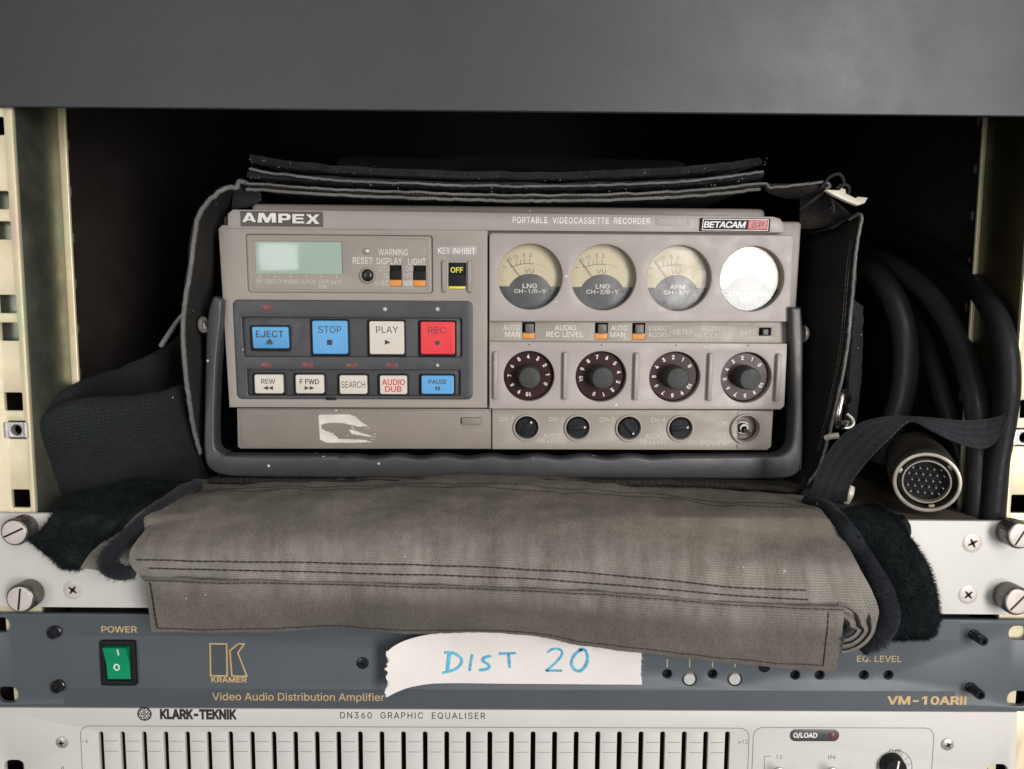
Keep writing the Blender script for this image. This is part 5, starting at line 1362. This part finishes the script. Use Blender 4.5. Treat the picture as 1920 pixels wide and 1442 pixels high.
# rings and hooks
def ring(pts, r, name, mt='steel', closed=False, n=60):
    P = smooth_path([tuple(A(*q)) for q in pts], n); g = G(); g.add(*tube(P, r, 14)); return part(name, g, m[mt], bag, BO)
ring([(302, 648, 62), (318, 624, 58), (340, 594, 52), (360, 580, 52)], 1.3, "strap_hook")
ring([(1590, 792, 34), (1573, 796, 28), (1570, 782, 26), (1574, 760, 26), (1580, 740, 28), (1586, 738, 34), (1590, 750, 40)], 2.0, "ring", 'chrome')
ring([(1588, 776, 33), (1598, 785, 32), (1600, 795, 31), (1590, 802, 31), (1575, 800, 31)], .8, "ring", 'steel')
ring([(1548, 822, 32), (1560, 818, 30), (1573, 817, 29)], 1.6, "rivet_stud", 'clip')
ring([(1585, 940, 28), (1592, 926, 26), (1594, 914, 28)], 2.2, "rivet_stud", 'clip')
# dark elastic side strip outside the right wall
sh = Sheet([prow([(1600, 560, 60), (1598, 640, 58), (1592, 720, 56), (1590, 790, 56)]), prow([(1618, 575, 66), (1618, 650, 64), (1614, 720, 62), (1606, 790, 62)])])
g = G(); g.add(*sh.mesh(40, 8, 2, .6, .2, 4)); part("elastic_side", g, m['velcro'], bag, BO)

# ------------------------------------------------------------------ shoulder strap, left
SO = A(200, 840, 60)
st = thing("shoulder_strap", "wide dark green webbing shoulder strap folded beside the bag at the left", "strap", loc=SO)
cols = [(392, 700, 905, 72), (340, 720, 912, 55), (290, 738, 914, 42), (225, 746, 915, 28), (160, 749, 935, 18), (108, 759, 946, 11), (76, 774, 948, 7), (65, 778, 940, 8.5), (77, 762, 880, 12), (110, 738, 850, 20), (140, 721, 835, 28), (170, 706, 820, 40), (232, 688, 800, 64), (300, 655, 770, 84), (350, 618, 740, 97)]
rows = [[A(x, t + (b - t) * f, Y) + Vector((0, dy, 0)) for x, t, b, Y in cols] for f, dy in ((0, 5), (.06, 1.0), (.2, 0), (.55, 5), (1, 13))]
sh = Sheet(rows); g = G(); g.add(*sh.mesh(120, 24, 1.4, .7, .05, 6)); part("webbing", g, m['strap'], st, SO)
def fn(rnd):
    a = rnd.random(); return sh.surf(a, rnd.random() * .02), Vector((0, -.3, 1))
g = G(); fuzz(g, fn, 1200, 1.3, .05, (0, 0, 0), 0, 9); part("frayed_edge", g, m['strap'], st, SO, weld=False)

# ------------------------------------------------------------------ cable with its plug, right
CO = A(1740, 950, 30)
cb = thing("multipin_cable", "thick black rubber cable coiled at the right with a round multi pin plug", "cable", loc=CO)
for pts, r in (([(1560, 470, 140), (1620, 496, 105), (1664, 540, 82), (1690, 600, 70), (1699, 670, 64), (1692, 740, 62), (1672, 800, 64), (1648, 860, 72)], 6.5),
               ([(1590, 466, 150), (1660, 490, 108), (1725, 535, 76), (1778, 600, 50), (1812, 680, 32), (1832, 770, 18), (1838, 860, 11), (1836, 950, 9), (1832, 1010, 12)], 5.6),
               ([(1690, 560, 120), (1728, 630, 100), (1757, 710, 84), (1780, 790, 72), (1800, 870, 64), (1806, 960, 62)], 5.0),
               ([(1640, 434, 150), (1700, 446, 118), (1760, 476, 82), (1815, 520, 44), (1858, 575, 16), (1882, 640, 3), (1889, 720, 1), (1880, 800, 3), (1866, 880, 4), (1858, 960, 4), (1856, 1010, 6)], 5.4)):
    P = smooth_path([tuple(A(*q)) for q in pts], 60); g = G(); g.add(*tube(P, r, 24)); part("cable_loop", g, m['black' if r == 5.4 else 'rubber'], cb, CO)
# plug: circular connector facing out and a little down
ctr = A(1738, 905, 2); ax = Vector((-.38, -.92, -.06)).normalized()
S1 = Vector((1, 0, 0)); S1 = (S1 - ax * S1.dot(ax)).normalized(); S2 = ax.cross(S1)
PM = Matrix(((S1.x, S2.x, ax.x, ctr.x), (S1.y, S2.y, ax.y, ctr.y), (S1.z, S2.z, ax.z, ctr.z), (0, 0, 0, 1)))
def conn(prof, name, mt, n=72, cap=False, parent=None, knurl=None, c=(0, 0)):
    V, Fc = lathe(prof, c, n, cap); o = []
    for k, q in enumerate(V):
        if knurl and knurl[0] <= k // n <= knurl[1]:
            s = 1 + .014 * ((k % n) % 2 * 2 - 1); q = (q[0] * s, q[1] * s, q[2])
        o.append((PM @ Vector(q))[:])
    g = G(); g.add(o, Fc); return part(name, g, m[mt], parent or cb, CO)
RO = 14.4
sh_ = conn([(9, -62), (11, -56), (13.5, -50), (13.5, -34), (14.6, -33), (14.6, -14), (14.2, -13), (14.2, -11), (RO, -10), (RO, -.8), (RO - .3, -.2)], "plug_shell", 'conn', knurl=(4, 5), n=96)
conn([(RO - .3, -.2), (RO - .7, 0), (RO - 1.5, 0), (RO - 1.8, -.3)], "rim", 'conn_edge', parent=sh_)
conn([(RO - 1.8, -.3), (RO - 2.0, -6), (RO - 2.4, -9), (10.1, -9)], "inner_wall", 'conn', parent=sh_)
conn([(10.3, -9), (10.3, -1.6), (10.2, -1.2), (9.7, -1.2), (9.6, -1.6), (9.6, -6)], "inner_sleeve", 'conn_edge', parent=sh_)
ins = conn([(10.0, -5), (.2, -5)], "pin_insert", 'black', cap=True, parent=sh_)
g = G()
for j in range(-2, 3):
    for i in range(-3, 4):
        x, y = (i + .5 * (j % 2)) * 2.9, j * 2.9
        if x * x + y * y < 70:
            V, Fc = lathe([(.42, -5), (.42, -3.0), (.2, -2.7)], (x, y), 10); g.add([(PM @ Vector(q))[:] for q in V], Fc)
part("pins", g, m['steel'], ins, CO)
for t in (40, 160, 285):
    a = math.radians(t); g = G(); bm = box(11.2, -1.2, 12.6, 1.2, -6, -1.6, .3)
    bmesh.ops.transform(bm, matrix=PM @ Matrix.Rotation(a, 4, 'Z'), verts=bm.verts); g.addbm(bm); part("bayonet_lug", g, m['conn_edge'], sh_, CO)

# ------------------------------------------------------------------ webbing strap over the plug
WO = A(1700, 800, 20)
wb = thing("webbing_strap", "narrow navy webbing strap twisting from the bag over the round plug", "strap", loc=WO)
e0 = [(1512, 948, 30), (1522, 915, 28), (1540, 868, 24), (1572, 822, 18), (1615, 792, 12), (1664, 780.5, 8), (1708, 780, 6), (1750, 783, 4), (1800, 788, 2), (1845, 786, 0), (1876, 779, -3), (1894, 768, -5)]
e1 = [(1588, 940, 24), (1596, 908, 20), (1618, 876, 14), (1645, 846, 8), (1672, 820, 4), (1692, 799, 3), (1714, 788, 2), (1748, 807, 0), (1790, 828, -2), (1835, 841, -4), (1864, 832, -5), (1888, 790, -5.5)]
sh = Sheet([[A(*q) for q in e0], [A((a[0] + b[0]) / 2, (a[1] + b[1]) / 2, (a[2] + b[2]) / 2) for a, b in zip(e0, e1)], [A(*q) for q in e1]])
g = G(); g.add(*sh.mesh(110, 14, .9, .15, .05, 2)); part("webbing", g, m['web'], wb, WO)
g = G(); stitches(g, [sh.surf(.02 + .5 * i / 60, .955, .2) for i in range(61)], .16, 1.6, .8); part("edge_stitching", g, m['thread_grey'], wb, WO, weld=False)

# ------------------------------------------------------------------ torn paper label
LO = A(960, 1240, -4)
lb = thing("paper_label", "torn strip of white paper lettered DIST 20 in blue marker", "label", loc=LO)
cols = [(726, 1222, 1307, -15), (745, 1208, 1297, -12.5), (772, 1197, 1288, -9.5), (805, 1190, 1282.5, -6.5), (840, 1186, 1281, -4.2), (900, 1184, 1281.3, -3.9), (1000, 1186, 1282.3, -3.9), (1100, 1196, 1283.2, -3.9), (1203, 1212, 1284, -3.9)]
sh = Sheet([[A(x, t + (b - t) * f, Y) for x, t, b, Y in cols] for f in (0, .33, .66, 1)])
g = G(); V, Fc, _, U = sh.mesh(90, 18, .12, .30, .06, 4)
W_n = 91; K_ = 91 * 19
for i, am in ((0, 1.5), (90, .55)):
    for j in range(19):
        d = Vector((am * (noise.noise(Vector((j * .9, i, 2))) + .6 * random.uniform(-1, 1)), 0, random.uniform(-.3, .3)))
        for q in (j * W_n + i, K_ + j * W_n + i): V[q] = V[q] + d
for k in range(14):                                         # torn fibres
    a = Vector(V[random.choice((0, 90)) + W_n * random.randrange(1, 18)]); e = Vector((random.uniform(-1, 1) * 1.2, -.1, -random.uniform(.3, 1.6)))
    g.add(*tube([a, a + e * .5 + Vector((.2, -.1, 0)), a + e], .07, 5))
g.add(V, Fc); part("paper", g, m['paper'], lb, LO)
def paper_depth(x):
    for a, b in zip(cols, cols[1:]):
        if a[0] <= x <= b[0]: return a[3] + (b[3] - a[3]) * (x - a[0]) / (b[0] - a[0])
    return -3.9
g = G()
def stroke(pts, r=.42):
    P = smooth_path([tuple(A(x, y, paper_depth(x) - .42)) for x, y in pts], max(8, 6 * len(pts)))
    for k in range(len(P) - 1):
        a, b = Vector(P[k]), Vector(P[k + 1]); d = (b - a).normalized(); n_ = Vector((-d.z, 0, d.x)) * r * random.uniform(.75, 1.2)
        g.add([a + n_, a - n_, b + d * .1 - n_, b + d * .1 + n_], [(0, 1, 2, 3)])
stroke([(843, 1226), (841, 1240), (839, 1258)], .8); stroke([(834, 1224), (850, 1225), (863, 1233), (866, 1243), (856, 1254), (840, 1260), (830, 1262)], .55)
stroke([(886, 1227), (883, 1242), (881, 1258)], .5); stroke([(921, 1230), (908, 1234), (906, 1240), (917, 1247), (915, 1254), (899, 1257)], .6)
stroke([(936, 1226), (950, 1225.5), (967, 1225)], .55); stroke([(954, 1226), (955, 1240), (956, 1252)], .55)
stroke([(1026, 1224), (1038, 1217), (1052, 1219), (1054, 1228), (1042, 1243), (1024, 1258)], .5); stroke([(1024, 1258), (1040, 1257.5), (1054, 1258)], .5)
stroke([(1092, 1218), (1078, 1228), (1072, 1244), (1079, 1257), (1090, 1258), (1100, 1246), (1102, 1230), (1096, 1218), (1086, 1219)], .6)
part("handwriting", g, m['marker'], lb, LO, smooth=0)
